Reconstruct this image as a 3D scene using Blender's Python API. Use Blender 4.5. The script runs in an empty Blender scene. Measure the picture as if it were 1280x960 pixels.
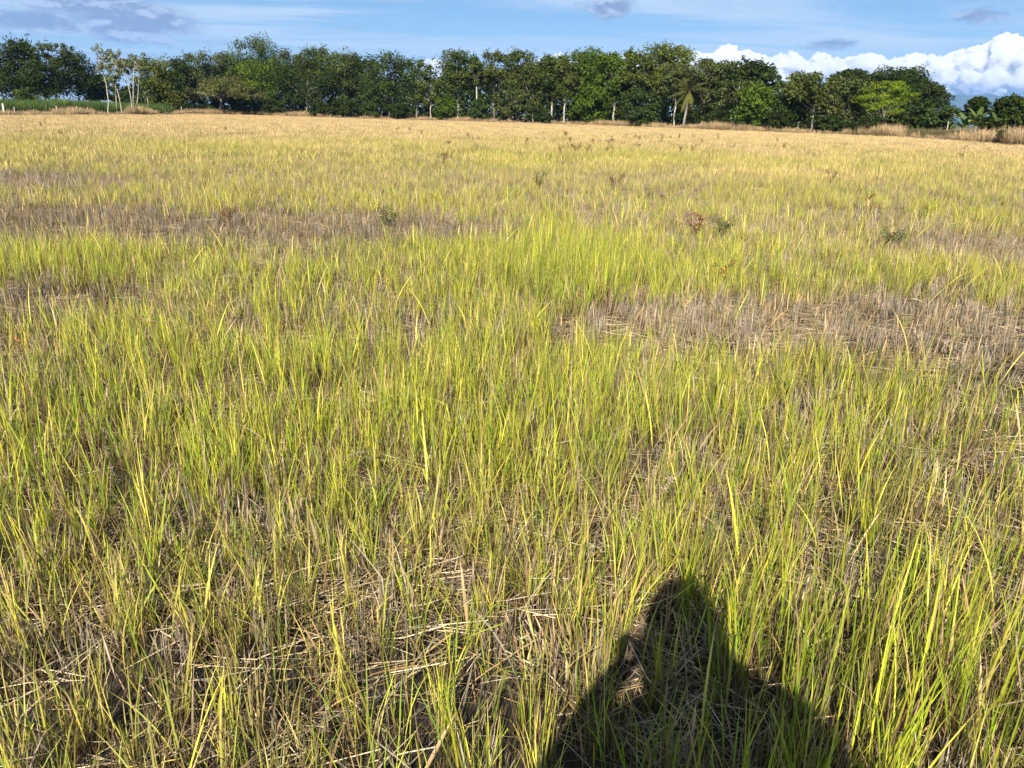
import bpy, math, random
import numpy as np
from mathutils import Vector, Matrix, noise as mnoise

# ------------------------------------------------------------------ camera, sky, sun, exposure
scene = bpy.context.scene
COL = scene.collection
PI = math.pi
CAM_H = 1.27
FPX = 962.0                       # focal length in pixels of a 1280 x 960 picture
PITCH = math.atan(338.0 / FPX)
ROLL = math.radians(1.4)
cam_data = bpy.data.cameras.new("camera")
cam_data.sensor_width = 36.0
cam_data.lens = FPX / 1280.0 * 36.0
cam_data.clip_start = 0.02
cam_data.clip_end = 60000.0
cam = bpy.data.objects.new("camera", cam_data)
COL.objects.link(cam)
CAM_R = Matrix.Rotation(PI / 2 - PITCH, 3, 'X') @ Matrix.Rotation(ROLL, 3, 'Z')
cam.matrix_world = Matrix.Translation((0, 0, CAM_H)) @ CAM_R.to_4x4()
scene.camera = cam


def ray(px, py):
    """direction in the world of a pixel of the 1280 x 960 photograph"""
    v = CAM_R @ Vector(((px - 640.0) / FPX, -(py - 480.0) / FPX, -1.0))
    return v.normalized()


def ground(px, py, z=0.0):
    v = ray(px, py)
    t = (z - CAM_H) / v.z
    return Vector((v.x * t, v.y * t))


def at_dist(px, py, d):
    """point at horizontal distance d in the direction of a pixel: x, y and height"""
    v = ray(px, py)
    h = math.hypot(v.x, v.y)
    return Vector((v.x / h * d, v.y / h * d, CAM_H + v.z / h * d))


SUN_DIR = ray(797, 802)           # the way sunlight travels: where the camera's own shadow falls
SUN_EL = math.asin(-SUN_DIR.z)
SUN_AZ = math.atan2(-SUN_DIR.x, -SUN_DIR.y)
sun_data = bpy.data.lights.new("sun", 'SUN')
sun_data.energy = 5.0
sun_data.angle = math.radians(0.5)
sun_data.color = (1.0, 0.90, 0.76)
sun = bpy.data.objects.new("sun", sun_data)
COL.objects.link(sun)
sun.rotation_euler = SUN_DIR.to_track_quat('-Z', 'Y').to_euler()
sun.location = (-20, -60, 60)

scene.view_settings.view_transform = 'Standard'
scene.view_settings.look = 'None'
scene.view_settings.exposure = 1.0
scene.view_settings.gamma = 1.0
scene.view_settings.use_curve_mapping = False
scene.render.engine = 'CYCLES'
scene.render.filter_size = 1.1
scene.cycles.use_denoising = True
scene.cycles.denoiser = 'OPENIMAGEDENOISE'
scene.cycles.denoising_input_passes = 'RGB_ALBEDO_NORMAL'
scene.cycles.denoising_prefilter = 'ACCURATE'
scene.cycles.max_bounces = 16
scene.cycles.diffuse_bounces = 2
scene.cycles.glossy_bounces = 1
scene.cycles.transmission_bounces = 2
scene.cycles.volume_bounces = 14
scene.cycles.transparent_max_bounces = 6
scene.cycles.caustics_reflective = False
scene.cycles.caustics_refractive = False

world = bpy.data.worlds.new("World")
scene.world = world
world.use_nodes = True
world.cycles.sampling_method = 'MANUAL'
world.cycles.sample_map_resolution = 256
WN = world.node_tree
WN.nodes.clear()


class NT:
    """small helper that chains shader nodes"""
    def __init__(self, tree):
        self.t = tree

    def n(self, kind, **kw):
        nd = self.t.nodes.new(kind)
        for k, v in kw.items():
            setattr(nd, k, v)
        return nd

    def put(self, sock, v):
        if hasattr(v, 'links'):
            self.t.links.new(v, sock)
        elif v is not None:
            sock.default_value = v

    def m(self, op, a, b=None, c=None, clamp=False):
        nd = self.n('ShaderNodeMath', operation=op, use_clamp=clamp)
        for i, v in enumerate((a, b, c)):
            if v is not None:
                self.put(nd.inputs[i], v)
        return nd.outputs[0]

    def rng(self, v, a, b, c=0.0, d=1.0, smooth=True):
        nd = self.n('ShaderNodeMapRange', interpolation_type='SMOOTHSTEP' if smooth else 'LINEAR')
        for i, x in enumerate((v, a, b, c, d)):
            self.put(nd.inputs[i], x)
        return nd.outputs[0]

    def mix(self, f, a, b, mode='MIX'):
        nd = self.n('ShaderNodeMix', data_type='RGBA', blend_type=mode)
        self.put(nd.inputs[0], f)
        self.put(nd.inputs[6], a)
        self.put(nd.inputs[7], b)
        return nd.outputs[2]

    def noise(self, vec, scale, detail=4.0, rough=0.55, dist=0.0):
        nd = self.n('ShaderNodeTexNoise')
        if vec is not None:
            self.put(nd.inputs['Vector'], vec)
        nd.inputs['Scale'].default_value = scale
        nd.inputs['Detail'].default_value = detail
        nd.inputs['Roughness'].default_value = rough
        nd.inputs['Distortion'].default_value = dist
        return nd.outputs['Fac']

    def comb(self, x, y, z):
        nd = self.n('ShaderNodeCombineXYZ')
        for i, v in enumerate((x, y, z)):
            self.put(nd.inputs[i], v)
        return nd.outputs[0]


def build_sky():
    w = NT(WN)
    out = w.n('ShaderNodeOutputWorld')
    bg = w.n('ShaderNodeBackground')
    bg.inputs['Strength'].default_value = 0.05
    sky = w.n('ShaderNodeTexSky', sky_type='NISHITA', sun_disc=False)
    sky.sun_elevation = SUN_EL
    sky.sun_rotation = SUN_AZ
    sky.air_density = 1.0
    sky.dust_density = 0.1
    sky.ozone_density = 4.0
    sky.altitude = 1500.0
    tc = w.n('ShaderNodeTexCoord')
    sep = w.n('ShaderNodeSeparateXYZ')
    w.put(sep.inputs[0], tc.outputs['Generated'])
    x, y, z = sep.outputs
    # a high, thin veil: noise on a plane far overhead
    zz = w.m('ADD', w.m('MAXIMUM', z, 0.0), 0.035)
    pv = w.comb(w.m('MULTIPLY', w.m('DIVIDE', x, zz), 0.30), w.m('DIVIDE', y, zz), 0.0)
    veil = w.noise(pv, 0.75, 7.0, 0.62, 0.9)
    broad = w.noise(w.comb(w.m('DIVIDE', x, zz), w.m('DIVIDE', y, zz), 3.0), 0.16, 2.0, 0.5)
    vm = w.m('MULTIPLY', w.rng(veil, 0.40, 0.64), w.rng(broad, 0.32, 0.52, 0.35, 1.0))
    hs = w.n('ShaderNodeHueSaturation')
    hs.inputs['Saturation'].default_value = 1.12
    w.put(hs.inputs['Color'], sky.outputs[0])
    base = w.mix(w.m('MULTIPLY', vm, 0.80), hs.outputs[0], (7.4, 8.7, 10.0, 1))
    # small grey shreds of cloud
    az = w.m('ARCTAN2', x, y)
    el = w.m('ARCSINE', z)
    pn = w.comb(w.m('MULTIPLY', az, 24.0), w.m('MULTIPLY', el, 60.0), 1.7)
    n1 = w.noise(pn, 0.9, 6.0, 0.62, 0.4)
    n2 = w.noise(w.comb(w.m('MULTIPLY', az, 24.0), w.m('ADD', w.m('MULTIPLY', el, 60.0), 0.35), 1.7), 0.9, 6.0, 0.62, 0.4)
    blobs = [(158, 24, 62, 22, 1.25), (120, 6, 75, 15, 1.1), (40, 28, 70, 15, .85), (105, 40, 22, 8, .45), (480, -2, 40, 12, .5),
             (760, 9, 36, 13, .85), (1225, 19, 36, 10, .75), (1045, 56, 40, 8, .75), (530, 40, 20, 12, .5),
             (450, 33, 26, 7, .32), (395, 20, 22, 7, .3), (390, 53, 14, 5, .3), (245, 55, 12, 4, .25), (-90, 15, 60, 18, .9),
             (1400, 30, 60, 14, .8), (675, 62, 26, 4, .3), (223, 10, 10, 6, .3)]
    field = None
    for px, py, rx, ry, amp in blobs:
        v = ray(px, py)
        a0, e0 = math.atan2(v.x, v.y), math.asin(v.z)
        k = 0.00092
        dx = w.m('DIVIDE', w.m('SUBTRACT', az, a0), rx * k)
        dy = w.m('DIVIDE', w.m('SUBTRACT', el, e0), ry * k)
        r2 = w.m('ADD', w.m('MULTIPLY', dx, dx), w.m('MULTIPLY', dy, dy))
        g = w.m('MULTIPLY', w.m('EXPONENT', w.m('MULTIPLY', r2, -0.9)), amp)
        field = g if field is None else w.m('MAXIMUM', field, g)
    # the same kind of shreds goes on higher up, outside the picture
    more = w.m('MULTIPLY', w.rng(w.noise(pv, 0.33, 2.0, 0.5), 0.60, 0.72), w.rng(z, 0.17, 0.24))
    field = w.m('MAXIMUM', field, w.m('MULTIPLY', more, 0.8))
    mask = w.rng(w.m('ADD', field, w.m('MULTIPLY', w.m('SUBTRACT', n1, 0.5), 1.9)), 0.26, 0.74)
    lit = w.rng(w.m('SUBTRACT', n1, n2), -0.02, 0.14)
    ccol = w.mix(lit, (2.7, 3.5, 5.3, 1), (6.0, 7.0, 8.8, 1))
    fin = w.mix(w.m('MULTIPLY', mask, 0.92), base, ccol)
    w.put(bg.inputs['Color'], fin)
    w.put(out.inputs['Surface'], bg.outputs[0])


build_sky()

# ------------------------------------------------------------------ helpers
rng = np.random.default_rng(7)


def tag(o, label=None, cat=None, group=None, kind=None):
    for k, v in (("label", label), ("category", cat), ("group", group), ("kind", kind)):
        if v:
            o[k] = v
    return o


def empty(name, loc):
    o = bpy.data.objects.new(name, None)
    o.empty_display_size = 0.3
    o.location = loc
    COL.objects.link(o)
    return o


def mesh_obj(name, V, F, mat, parent=None, cols=None, smooth=False, link=True):
    me = bpy.data.meshes.new(name)
    V = np.asarray(V, dtype=np.float32).reshape(-1, 3)
    if isinstance(F, np.ndarray) and F.ndim == 2:
        k = F.shape[1]
        me.vertices.add(len(V))
        me.vertices.foreach_set("co", V.ravel())
        me.loops.add(F.size)
        me.loops.foreach_set("vertex_index", F.astype(np.int32).ravel())
        me.polygons.add(len(F))
        me.polygons.foreach_set("loop_start", np.arange(0, F.size, k, dtype=np.int32))
    else:
        me.from_pydata([tuple(v) for v in V], [], [tuple(f) for f in F])
    me.update(calc_edges=True)
    if cols is not None:
        a = me.attributes.new("col", 'FLOAT_COLOR', 'POINT')
        c = np.ones((len(V), 4), dtype=np.float32)
        c[:, :3] = cols
        a.data.foreach_set("color", c.ravel())
    if smooth:
        me.polygons.foreach_set("use_smooth", np.ones(len(me.polygons), dtype=bool))
    me.materials.append(mat)
    o = bpy.data.objects.new(name, me)
    if link:
        COL.objects.link(o)
    if parent is not None:
        o.parent = parent
    return o


class Geo:
    """collects vertices, faces and colours of one mesh"""
    def __init__(self):
        self.V, self.F, self.C, self.n = [], [], [], 0

    def add(self, V, F, C):
        V = np.asarray(V, dtype=float).reshape(-1, 3)
        F = np.asarray(F, dtype=int)
        if F.shape[1] == 3:
            F = np.concatenate([F, F[:, 2:3]], axis=1)
        C = np.asarray(C, dtype=float)
        if C.ndim == 1:
            C = np.tile(C, (len(V), 1))
        self.V.append(V); self.F.append(F + self.n); self.C.append(C)
        self.n += len(V)

    def obj(self, name, mat, parent=None, smooth=False, link=True):
        V = np.concatenate(self.V); C = np.concatenate(self.C)
        F = np.concatenate(self.F)
        tri = F[:, 2] == F[:, 3]
        if tri.any():
            faces = [tuple(f[:3]) if t else tuple(f) for f, t in zip(F.tolist(), tri)]
            return mesh_obj(name, V, faces, mat, parent, C, smooth, link)
        return mesh_obj(name, V, F, mat, parent, C, smooth, link)


def tube(path, radii, sides=6):
    P = np.asarray(path, dtype=float)
    n = len(P)
    T = np.gradient(P, axis=0)
    T /= np.linalg.norm(T, axis=1)[:, None] + 1e-9
    ref = np.array([0.31, 0.95, 0.07])
    A = np.cross(T, ref); A /= np.linalg.norm(A, axis=1)[:, None] + 1e-9
    B = np.cross(T, A)
    th = np.arange(sides) / sides * 2 * PI
    R = np.asarray(radii, dtype=float)
    V = P[:, None, :] + R[:, None, None] * (np.cos(th)[None, :, None] * A[:, None, :] + np.sin(th)[None, :, None] * B[:, None, :])
    V = V.reshape(-1, 3)
    F = []
    for i in range(n - 1):
        for j in range(sides):
            k = (j + 1) % sides
            F.append((i * sides + j, i * sides + k, (i + 1) * sides + k, (i + 1) * sides + j))
    return V, np.array(F)


def bez(a, b, c, n):
    t = np.linspace(0, 1, n)[:, None]
    a, b, c = np.array(a, float), np.array(b, float), np.array(c, float)
    return (1 - t) ** 2 * a + 2 * t * (1 - t) * b + t * t * c


def lattice_noise(seed, cell):
    g = np.random.default_rng(seed).random((256, 256))

    def f(x, y):
        u, v = np.asarray(x) / cell + 900.0, np.asarray(y) / cell + 900.0
        i, j = np.floor(u).astype(int), np.floor(v).astype(int)
        a, b = u - i, v - j
        a = a * a * (3 - 2 * a); b = b * b * (3 - 2 * b)
        g00 = g[i % 256, j % 256]; g10 = g[(i + 1) % 256, j % 256]
        g01 = g[i % 256, (j + 1) % 256]; g11 = g[(i + 1) % 256, (j + 1) % 256]
        return (g00 * (1 - a) + g10 * a) * (1 - b) + (g01 * (1 - a) + g11 * a) * b
    return f


def fbm(seed, cell, octs=3):
    fs = [lattice_noise(seed + 13 * i, cell / 2 ** i) for i in range(octs)]
    ws = [0.5 ** i for i in range(octs)]

    def f(x, y):
        return sum(w * q(x, y) for w, q in zip(ws, fs)) / sum(ws)
    return f


# ------------------------------------------------------------------ materials
def new_mat(name):
    m = bpy.data.materials.new(name)
    m.use_nodes = True
    m.node_tree.nodes.clear()
    w = NT(m.node_tree)
    out = w.n('ShaderNodeOutputMaterial')
    return m, w, out


def plant_mat(name, trans=0.22, rough=0.55, spec=0.3, dry=True, gain=1.0):
    m, w, out = new_mat(name)
    at = w.n('ShaderNodeAttribute', attribute_type='GEOMETRY', attribute_name='col')
    col = at.outputs['Color']
    if dry:
        ad = w.n('ShaderNodeAttribute', attribute_type='INSTANCER', attribute_name='dry')
        ar = w.n('ShaderNodeAttribute', attribute_type='INSTANCER', attribute_name='rnd')
        lum = w.n('ShaderNodeRGBToBW')
        w.put(lum.inputs[0], col)
        straw = w.mix(1.0, (1.50, 1.12, 0.58, 1), lum.outputs[0], 'MULTIPLY')
        col = w.mix(ad.outputs['Fac'], col, straw)
        hsv = w.n('ShaderNodeHueSaturation')
        w.put(hsv.inputs['Color'], col)
        w.put(hsv.inputs['Value'], w.rng(ar.outputs['Fac'], 0, 1, 0.62 * gain, 1.32 * gain, False))
        w.put(hsv.inputs['Hue'], w.rng(ar.outputs['Fac'], 0, 1, 0.512, 0.490, False))
        col = hsv.outputs[0]
    p = w.n('ShaderNodeBsdfPrincipled')
    w.put(p.inputs['Base Color'], col)
    p.inputs['Roughness'].default_value = rough
    p.inputs['Specular IOR Level'].default_value = spec
    if trans > 0:
        t = w.n('ShaderNodeBsdfTranslucent')
        w.put(t.inputs['Color'], col)
        mx = w.n('ShaderNodeMixShader')
        mx.inputs[0].default_value = trans
        w.put(mx.inputs[1], p.outputs[0]); w.put(mx.inputs[2], t.outputs[0])
        w.put(out.inputs['Surface'], mx.outputs[0])
    else:
        w.put(out.inputs['Surface'], p.outputs[0])
    return m


M_BLADE = plant_mat("rice_blade", 0.25, 0.5, 0.35)
M_STRAW = plant_mat("straw", 0.06, 0.45, 0.4)
M_DRY = plant_mat("dry_grass", 0.15, 0.6, 0.2)
M_LEAF = plant_mat("tree_leaf", 0.20, 0.6, 0.12, dry=False)
M_WEED = plant_mat("weed_leaf", 0.18, 0.55, 0.25, dry=False)


def bark_mat(name, a, b, scale=3.0):
    m, w, out = new_mat(name)
    tc = w.n('ShaderNodeTexCoord')
    mp = w.n('ShaderNodeMapping')
    mp.inputs['Scale'].default_value = (1, 1, 0.35)
    w.put(mp.inputs[0], tc.outputs['Object'])
    n = w.noise(mp.outputs[0], scale, 5.0, 0.65)
    c = w.mix(w.rng(n, 0.35, 0.65), a, b)
    p = w.n('ShaderNodeBsdfPrincipled')
    w.put(p.inputs['Base Color'], c)
    p.inputs['Roughness'].default_value = 0.85
    bp = w.n('ShaderNodeBump')
    bp.inputs['Strength'].default_value = 0.5
    w.put(bp.inputs['Height'], n)
    w.put(p.inputs['Normal'], bp.outputs[0])
    w.put(out.inputs['Surface'], p.outputs[0])
    return m


M_BARK_PALE = bark_mat("pale_bark", (0.30, 0.28, 0.23, 1), (0.52, 0.50, 0.44, 1))
M_BARK_GREY = bark_mat("grey_bark", (0.13, 0.12, 0.10, 1), (0.28, 0.26, 0.22, 1))
M_BARK_DARK = bark_mat("dark_bark", (0.05, 0.04, 0.03, 1), (0.12, 0.10, 0.075, 1))
M_POST = bark_mat("weathered_wood", (0.35, 0.32, 0.27, 1), (0.55, 0.52, 0.45, 1), 8.0)


def plain(name, c, rough=0.7, scale=20.0, amt=0.2):
    m, w, out = new_mat(name)
    tc = w.n('ShaderNodeTexCoord')
    n = w.noise(tc.outputs['Object'], scale, 4.0)
    lo = tuple(v * (1 - amt) for v in c) + (1,)
    hi = tuple(min(1, v * (1 + amt)) for v in c) + (1,)
    p = w.n('ShaderNodeBsdfPrincipled')
    w.put(p.inputs['Base Color'], w.mix(w.rng(n, 0.3, 0.7), lo, hi))
    p.inputs['Roughness'].default_value = rough
    w.put(out.inputs['Surface'], p.outputs[0])
    return m


def soil_mat():
    m, w, out = new_mat("field_soil")
    geo = w.n('ShaderNodeNewGeometry')
    pos = geo.outputs['Position']
    n1 = w.noise(pos, 0.9, 6.0, 0.6)
    n2 = w.noise(pos, 26.0, 5.0, 0.7)
    n3 = w.noise(pos, 0.05, 3.0, 0.5)
    c = w.mix(w.rng(n2, 0.3, 0.75), (0.010, 0.008, 0.006, 1), (0.050, 0.038, 0.026, 1))
    c = w.mix(w.m('MULTIPLY', w.rng(n1, 0.45, 0.65), 0.35), c, (0.09, 0.068, 0.045, 1))
    sep = w.n('ShaderNodeSeparateXYZ')
    w.put(sep.inputs[0], pos)
    far = w.rng(sep.outputs[1], 20.0, 60.0)
    c = w.mix(w.m('MULTIPLY', far, w.rng(n3, 0.3, 0.6, 0.5, 0.9)), c, (0.22, 0.15, 0.06, 1))
    veryfar = w.rng(sep.outputs[1], 150.0, 400.0)
    c = w.mix(veryfar, c, (0.07, 0.09, 0.03, 1))
    p = w.n('ShaderNodeBsdfPrincipled')
    w.put(p.inputs['Base Color'], c)
    p.inputs['Roughness'].default_value = 0.95
    bp = w.n('ShaderNodeBump')
    bp.inputs['Strength'].default_value = 0.7
    bp.inputs['Distance'].default_value = 0.03
    w.put(bp.inputs['Height'], n2)
    w.put(p.inputs['Normal'], bp.outputs[0])
    w.put(out.inputs['Surface'], p.outputs[0])
    return m


# ------------------------------------------------------------------ the large structure: ground, bund, mountains, clouds
def build_ground():
    xs = np.concatenate([[-9000, -2500, -600, -160], np.linspace(-60, 60, 61), [160, 600, 2500, 9000]])
    ys = np.concatenate([[-9000, -2000, -300, -40], np.linspace(-6, 114, 61), [200, 600, 2500, 9000]])
    X, Y = np.meshgrid(xs, ys)
    f = fbm(3, 3.0, 3)
    Z = (f(X, Y) - 0.5) * 0.06 * (np.hypot(X, Y) < 130)
    V = np.stack([X, Y, Z], -1).reshape(-1, 3)
    nx, ny = len(xs), len(ys)
    i, j = np.meshgrid(np.arange(nx - 1), np.arange(ny - 1))
    a = (j * nx + i).ravel()
    F = np.stack([a, a + 1, a + 1 + nx, a + nx], 1)
    o = mesh_obj("ground", V, F, soil_mat(), smooth=True)
    tag(o, "dark earth of the harvested rice field under the straw", "ground", kind="structure")


build_ground()

EDGE_PX = [(-420, 146), (-200, 143.5), (0, 142), (130, 142), (250, 141.3), (330, 143), (450, 147), (640, 152), (800, 157), (960, 163),
           (1100, 168), (1280, 179), (1450, 194), (1700, 224)]
EDGE = [ground(px, py, 0.30) for px, py in EDGE_PX]
EDGE_AZ = np.array([math.atan2(p.x, p.y) for p in EDGE])
EDGE_D = np.array([p.length for p in EDGE])


def edge_d(az):
    return np.interp(az, EDGE_AZ, EDGE_D)


def edge_at(px, off=0.0, py=140):
    """ground point off metres behind the field's far edge in the direction of a pixel"""
    v = ray(px, py)
    az = math.atan2(v.x, v.y)
    d = float(edge_d(az)) + off
    return Vector((math.sin(az) * d, math.cos(az) * d, 0.0)), d


def build_bund():
    az = np.linspace(EDGE_AZ[0], EDGE_AZ[-1], 260)
    d0 = edge_d(az)
    f = fbm(31, 2.4, 3)
    rows = []
    prof = [(0.0, -0.03), (0.5, 0.14), (1.1, 0.26), (1.9, 0.24), (2.6, 0.10), (3.2, -0.03)]
    for off, z in prof:
        x, y = np.sin(az) * (d0 + off), np.cos(az) * (d0 + off)
        zz = np.full_like(x, z) + (f(x, y) - 0.5) * 0.16 * (z > 0)
        rows.append(np.stack([x, y, zz], 1))
    V = np.stack(rows, 0).reshape(-1, 3)
    n = len(az)
    F = [(r * n + i, r * n + i + 1, (r + 1) * n + i + 1, (r + 1) * n + i) for r in range(len(prof) - 1) for i in range(n - 1)]
    m, w, out = new_mat("bund_earth")
    geo = w.n('ShaderNodeNewGeometry')
    nn = w.noise(geo.outputs['Position'], 3.0, 5.0, 0.65)
    p = w.n('ShaderNodeBsdfPrincipled')
    w.put(p.inputs['Base Color'], w.mix(w.rng(nn, .35, .65), (0.10, 0.065, 0.04, 1), (0.30, 0.20, 0.11, 1)))
    p.inputs['Roughness'].default_value = 0.95
    w.put(out.inputs['Surface'], p.outputs[0])
    o = mesh_obj("field_bank", V, np.array(F), m, smooth=True)
    tag(o, "low earth bank along the far edge of the rice field", "bank", kind="structure")


build_bund()


def build_mountains():
    # a range some seven kilometres off, seen low over the field on the right
    v0 = ray(1120, 150); v1 = ray(1900, 190)
    az = np.linspace(math.atan2(v0.x, v0.y), math.atan2(v1.x, v1.y), 150)
    ds = np.linspace(6200, 8800, 30)
    A, D = np.meshgrid(az, ds)
    X, Y = np.sin(A) * D, np.cos(A) * D
    f1, f2 = fbm(51, 1500, 5), fbm(77, 420, 4)
    ridge = 1 - np.abs((D - 7300) / 1150)
    u = (A - az[0]) / (az[-1] - az[0])
    env = np.clip(u / 0.13, 0, 1) ** 0.8 * np.clip((1 - u) / 0.1, 0, 1)
    px = np.linspace(1120, 1900, 150)
    bump = 1.0 + 0.16 * np.exp(-((px - 1207) / 16) ** 2) + 0.11 * np.exp(-((px - 1262) / 30) ** 2) + 0.3 * np.exp(-((px - 1500) / 150) ** 2)
    Z = np.clip(ridge, -0.05, 1) * (195 + 120 * (f1(X, Y) - 0.5)) * env * bump[None, :] + (f2(X, Y) - 0.5) * 70 * np.clip(ridge, 0, 1) * env
    V = np.stack([X, Y, Z - 2], -1).reshape(-1, 3)
    n = len(az)
    F = [(r * n + i, r * n + i + 1, (r + 1) * n + i + 1, (r + 1) * n + i) for r in range(len(ds) - 1) for i in range(n - 1)]
    o = mesh_obj("mountains", V, np.array(F), plain("forested_slope", (0.045, 0.075, 0.035), 0.9, 0.004, 0.35), smooth=True)
    tag(o, "far blue mountain range low on the horizon", "mountains", kind="structure")


build_mountains()


def cloud_mat():
    m, w, out = new_mat("cloud")
    vol = w.n('ShaderNodeVolumePrincipled')
    vol.inputs['Color'].default_value = (0.955, 0.96, 0.967, 1)
    vol.inputs['Density'].default_value = 0.022
    vol.inputs['Anisotropy'].default_value = 0.0
    w.put(out.inputs['Volume'], vol.outputs[0])
    m.cycles.homogeneous_volume = True
    return m


M_CLOUD = cloud_mat()


def ico(sub):
    import bmesh
    bm = bmesh.new()
    bmesh.ops.create_icosphere(bm, subdivisions=sub, radius=1.0)
    V = np.array([v.co[:] for v in bm.verts]); F = np.array([[v.index for v in f.verts] for f in bm.faces])
    bm.free()
    return V, F


ICO = {2: ico(2), 3: ico(3), 4: ico(4)}


def build_cloud(label, prof, base, D, seed, puff=1.0):
    """a heap cloud at distance D: prof = pixels of its top line, base = pixel row of its flat bottom"""
    r = np.random.default_rng(seed)
    k = D * 0.00098
    Vs, Fs, n = [], [], 0
    px = np.array([p[0] for p in prof]); py = np.array([p[1] for p in prof])
    x = px[0]
    puffs = []
    while x < px[-1]:
        top = np.interp(x, px, py)
        span = base - top
        R = (0.30 + 0.12 * r.random()) * span * puff
        R = max(3.5, min(R, 10.5))
        puffs.append((x, top + R, R, 0))
        y = top + R * 1.7
        while y < base:
            R2 = (6 + 9 * r.random()) * puff
            puffs.append((x + r.normal(0, 5), min(y, base - R2 * .4), R2, r.normal(0, 10) - (y - top) * .5))
            y += R2 * 1.0
        for _ in range(3):                       # little knobs on the top line
            xx = x + r.uniform(-6, 6)
            tt = np.interp(xx, px, py)
            rr = r.uniform(1.8, 5.0)
            puffs.append((xx, tt + rr * r.uniform(.1, 1.5), rr, r.uniform(-12, 2)))
        x += R * 0.62
    for (qx, qy, R, dep) in puffs:
        c = at_dist(qx, qy, D + dep * k)
        rad = R * k
        V, F = ICO[3] if R > 6 else ICO[2]
        V = V.copy()
        off = np.array([r.uniform(0, 100), r.uniform(0, 100), r.uniform(0, 100)])
        disp = np.array([mnoise.turbulence(Vector(v * 1.1 + off), 3, False, noise_basis='PERLIN_ORIGINAL', amplitude_scale=0.42, frequency_scale=2.0) for v in V])
        V = V * (0.80 + 0.36 * disp)[:, None]
        V = V * rad * np.array([1.12, 1.0, 0.92]) + np.array(c)
        Vs.append(V); Fs.append(F + n); n += len(V)
    o = mesh_obj("cumulus_cloud", np.concatenate(Vs), np.concatenate(Fs), M_CLOUD, smooth=True)
    rm = o.modifiers.new("blend", 'REMESH'); rm.mode = 'VOXEL'; rm.voxel_size = k * 1.15; rm.use_smooth_shade = True
    sm = o.modifiers.new("soften", 'SMOOTH'); sm.iterations = 5; sm.factor = .5
    for size, amt in ((8.0, 7.5), (3.0, 3.2)):
        tx = bpy.data.textures.new("billow", 'CLOUDS'); tx.noise_scale = size * k; tx.noise_depth = 3; tx.noise_type = 'SOFT_NOISE'
        dm = o.modifiers.new("billow", 'DISPLACE'); dm.texture = tx; dm.texture_coords = 'GLOBAL'; dm.strength = amt * k; dm.mid_level = .5
    tag(o, label, "cloud", "heap clouds low over the trees", kind="structure")


build_cloud("white heap cloud between the tallest tree and the gap beside the olive tree",
            [(848, 82), (856, 70), (868, 64), (880, 66), (890, 70), (903, 58), (912, 56), (922, 64), (935, 63), (950, 67), (962, 70), (985, 66), (992, 66), (1004, 78), (1018, 88)], 118, 17000, 3)
build_cloud("white heap cloud rising over the dark umbrella tree",
            [(1012, 80), (1022, 66), (1034, 68), (1048, 74), (1062, 72), (1078, 69), (1090, 67), (1102, 71), (1118, 74)], 116, 18500, 5)
build_cloud("tall white cloud bank with grey base over the far mountains",
            [(1110, 78), (1130, 70), (1148, 66), (1160, 70), (1175, 72), (1190, 66), (1206, 62), (1222, 58), (1236, 54), (1248, 46), (1260, 42), (1275, 47), (1290, 44), (1320, 40), (1350, 52), (1390, 60), (1420, 80)], 109, 16500, 8)
build_cloud("small white cloud puff showing between two rounded tree crowns near the gap",
            [(524, 84), (532, 76), (540, 72), (548, 74), (556, 84)], 110, 18000, 11)
build_cloud("small white cloud tips above the trees right of the middle",
            [(664, 80), (676, 73), (686, 72), (695, 66), (704, 68), (716, 78), (770, 74), (782, 68), (795, 67), (803, 76)], 100, 18000, 14)
build_cloud("thin low strip of white cloud lying just over the mountain ridge",
            [(1170, 112), (1195, 108), (1230, 107), (1258, 103), (1280, 106), (1340, 104)], 116, 19500, 21, 0.8)


def build_haze():
    X0, X1, Y0, Y1, Z0, Z1 = -9500, 9500, -9500, 9500, -1.2, 420
    V = [(x, y, z) for x in (X0, X1) for y in (Y0, Y1) for z in (Z0, Z1)]
    F = [(0, 1, 3, 2), (4, 6, 7, 5), (0, 4, 5, 1), (2, 3, 7, 6), (0, 2, 6, 4), (1, 5, 7, 3)]
    m, w, out = new_mat("haze_air")
    vol = w.n('ShaderNodeVolumePrincipled')
    vol.inputs['Color'].default_value = (0.26, 0.50, 1.0, 1)
    vol.inputs['Density'].default_value = 1.15e-4
    vol.inputs['Anisotropy'].default_value = 0.0
    w.put(out.inputs['Volume'], vol.outputs[0])
    m.cycles.homogeneous_volume = True
    o = mesh_obj("haze", V, F, m)
    tag(o, "thin blue haze in the air over the field", "haze", kind="stuff")


build_haze()

# ------------------------------------------------------------------ trees
CROWN_LEAVES = 0


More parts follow.
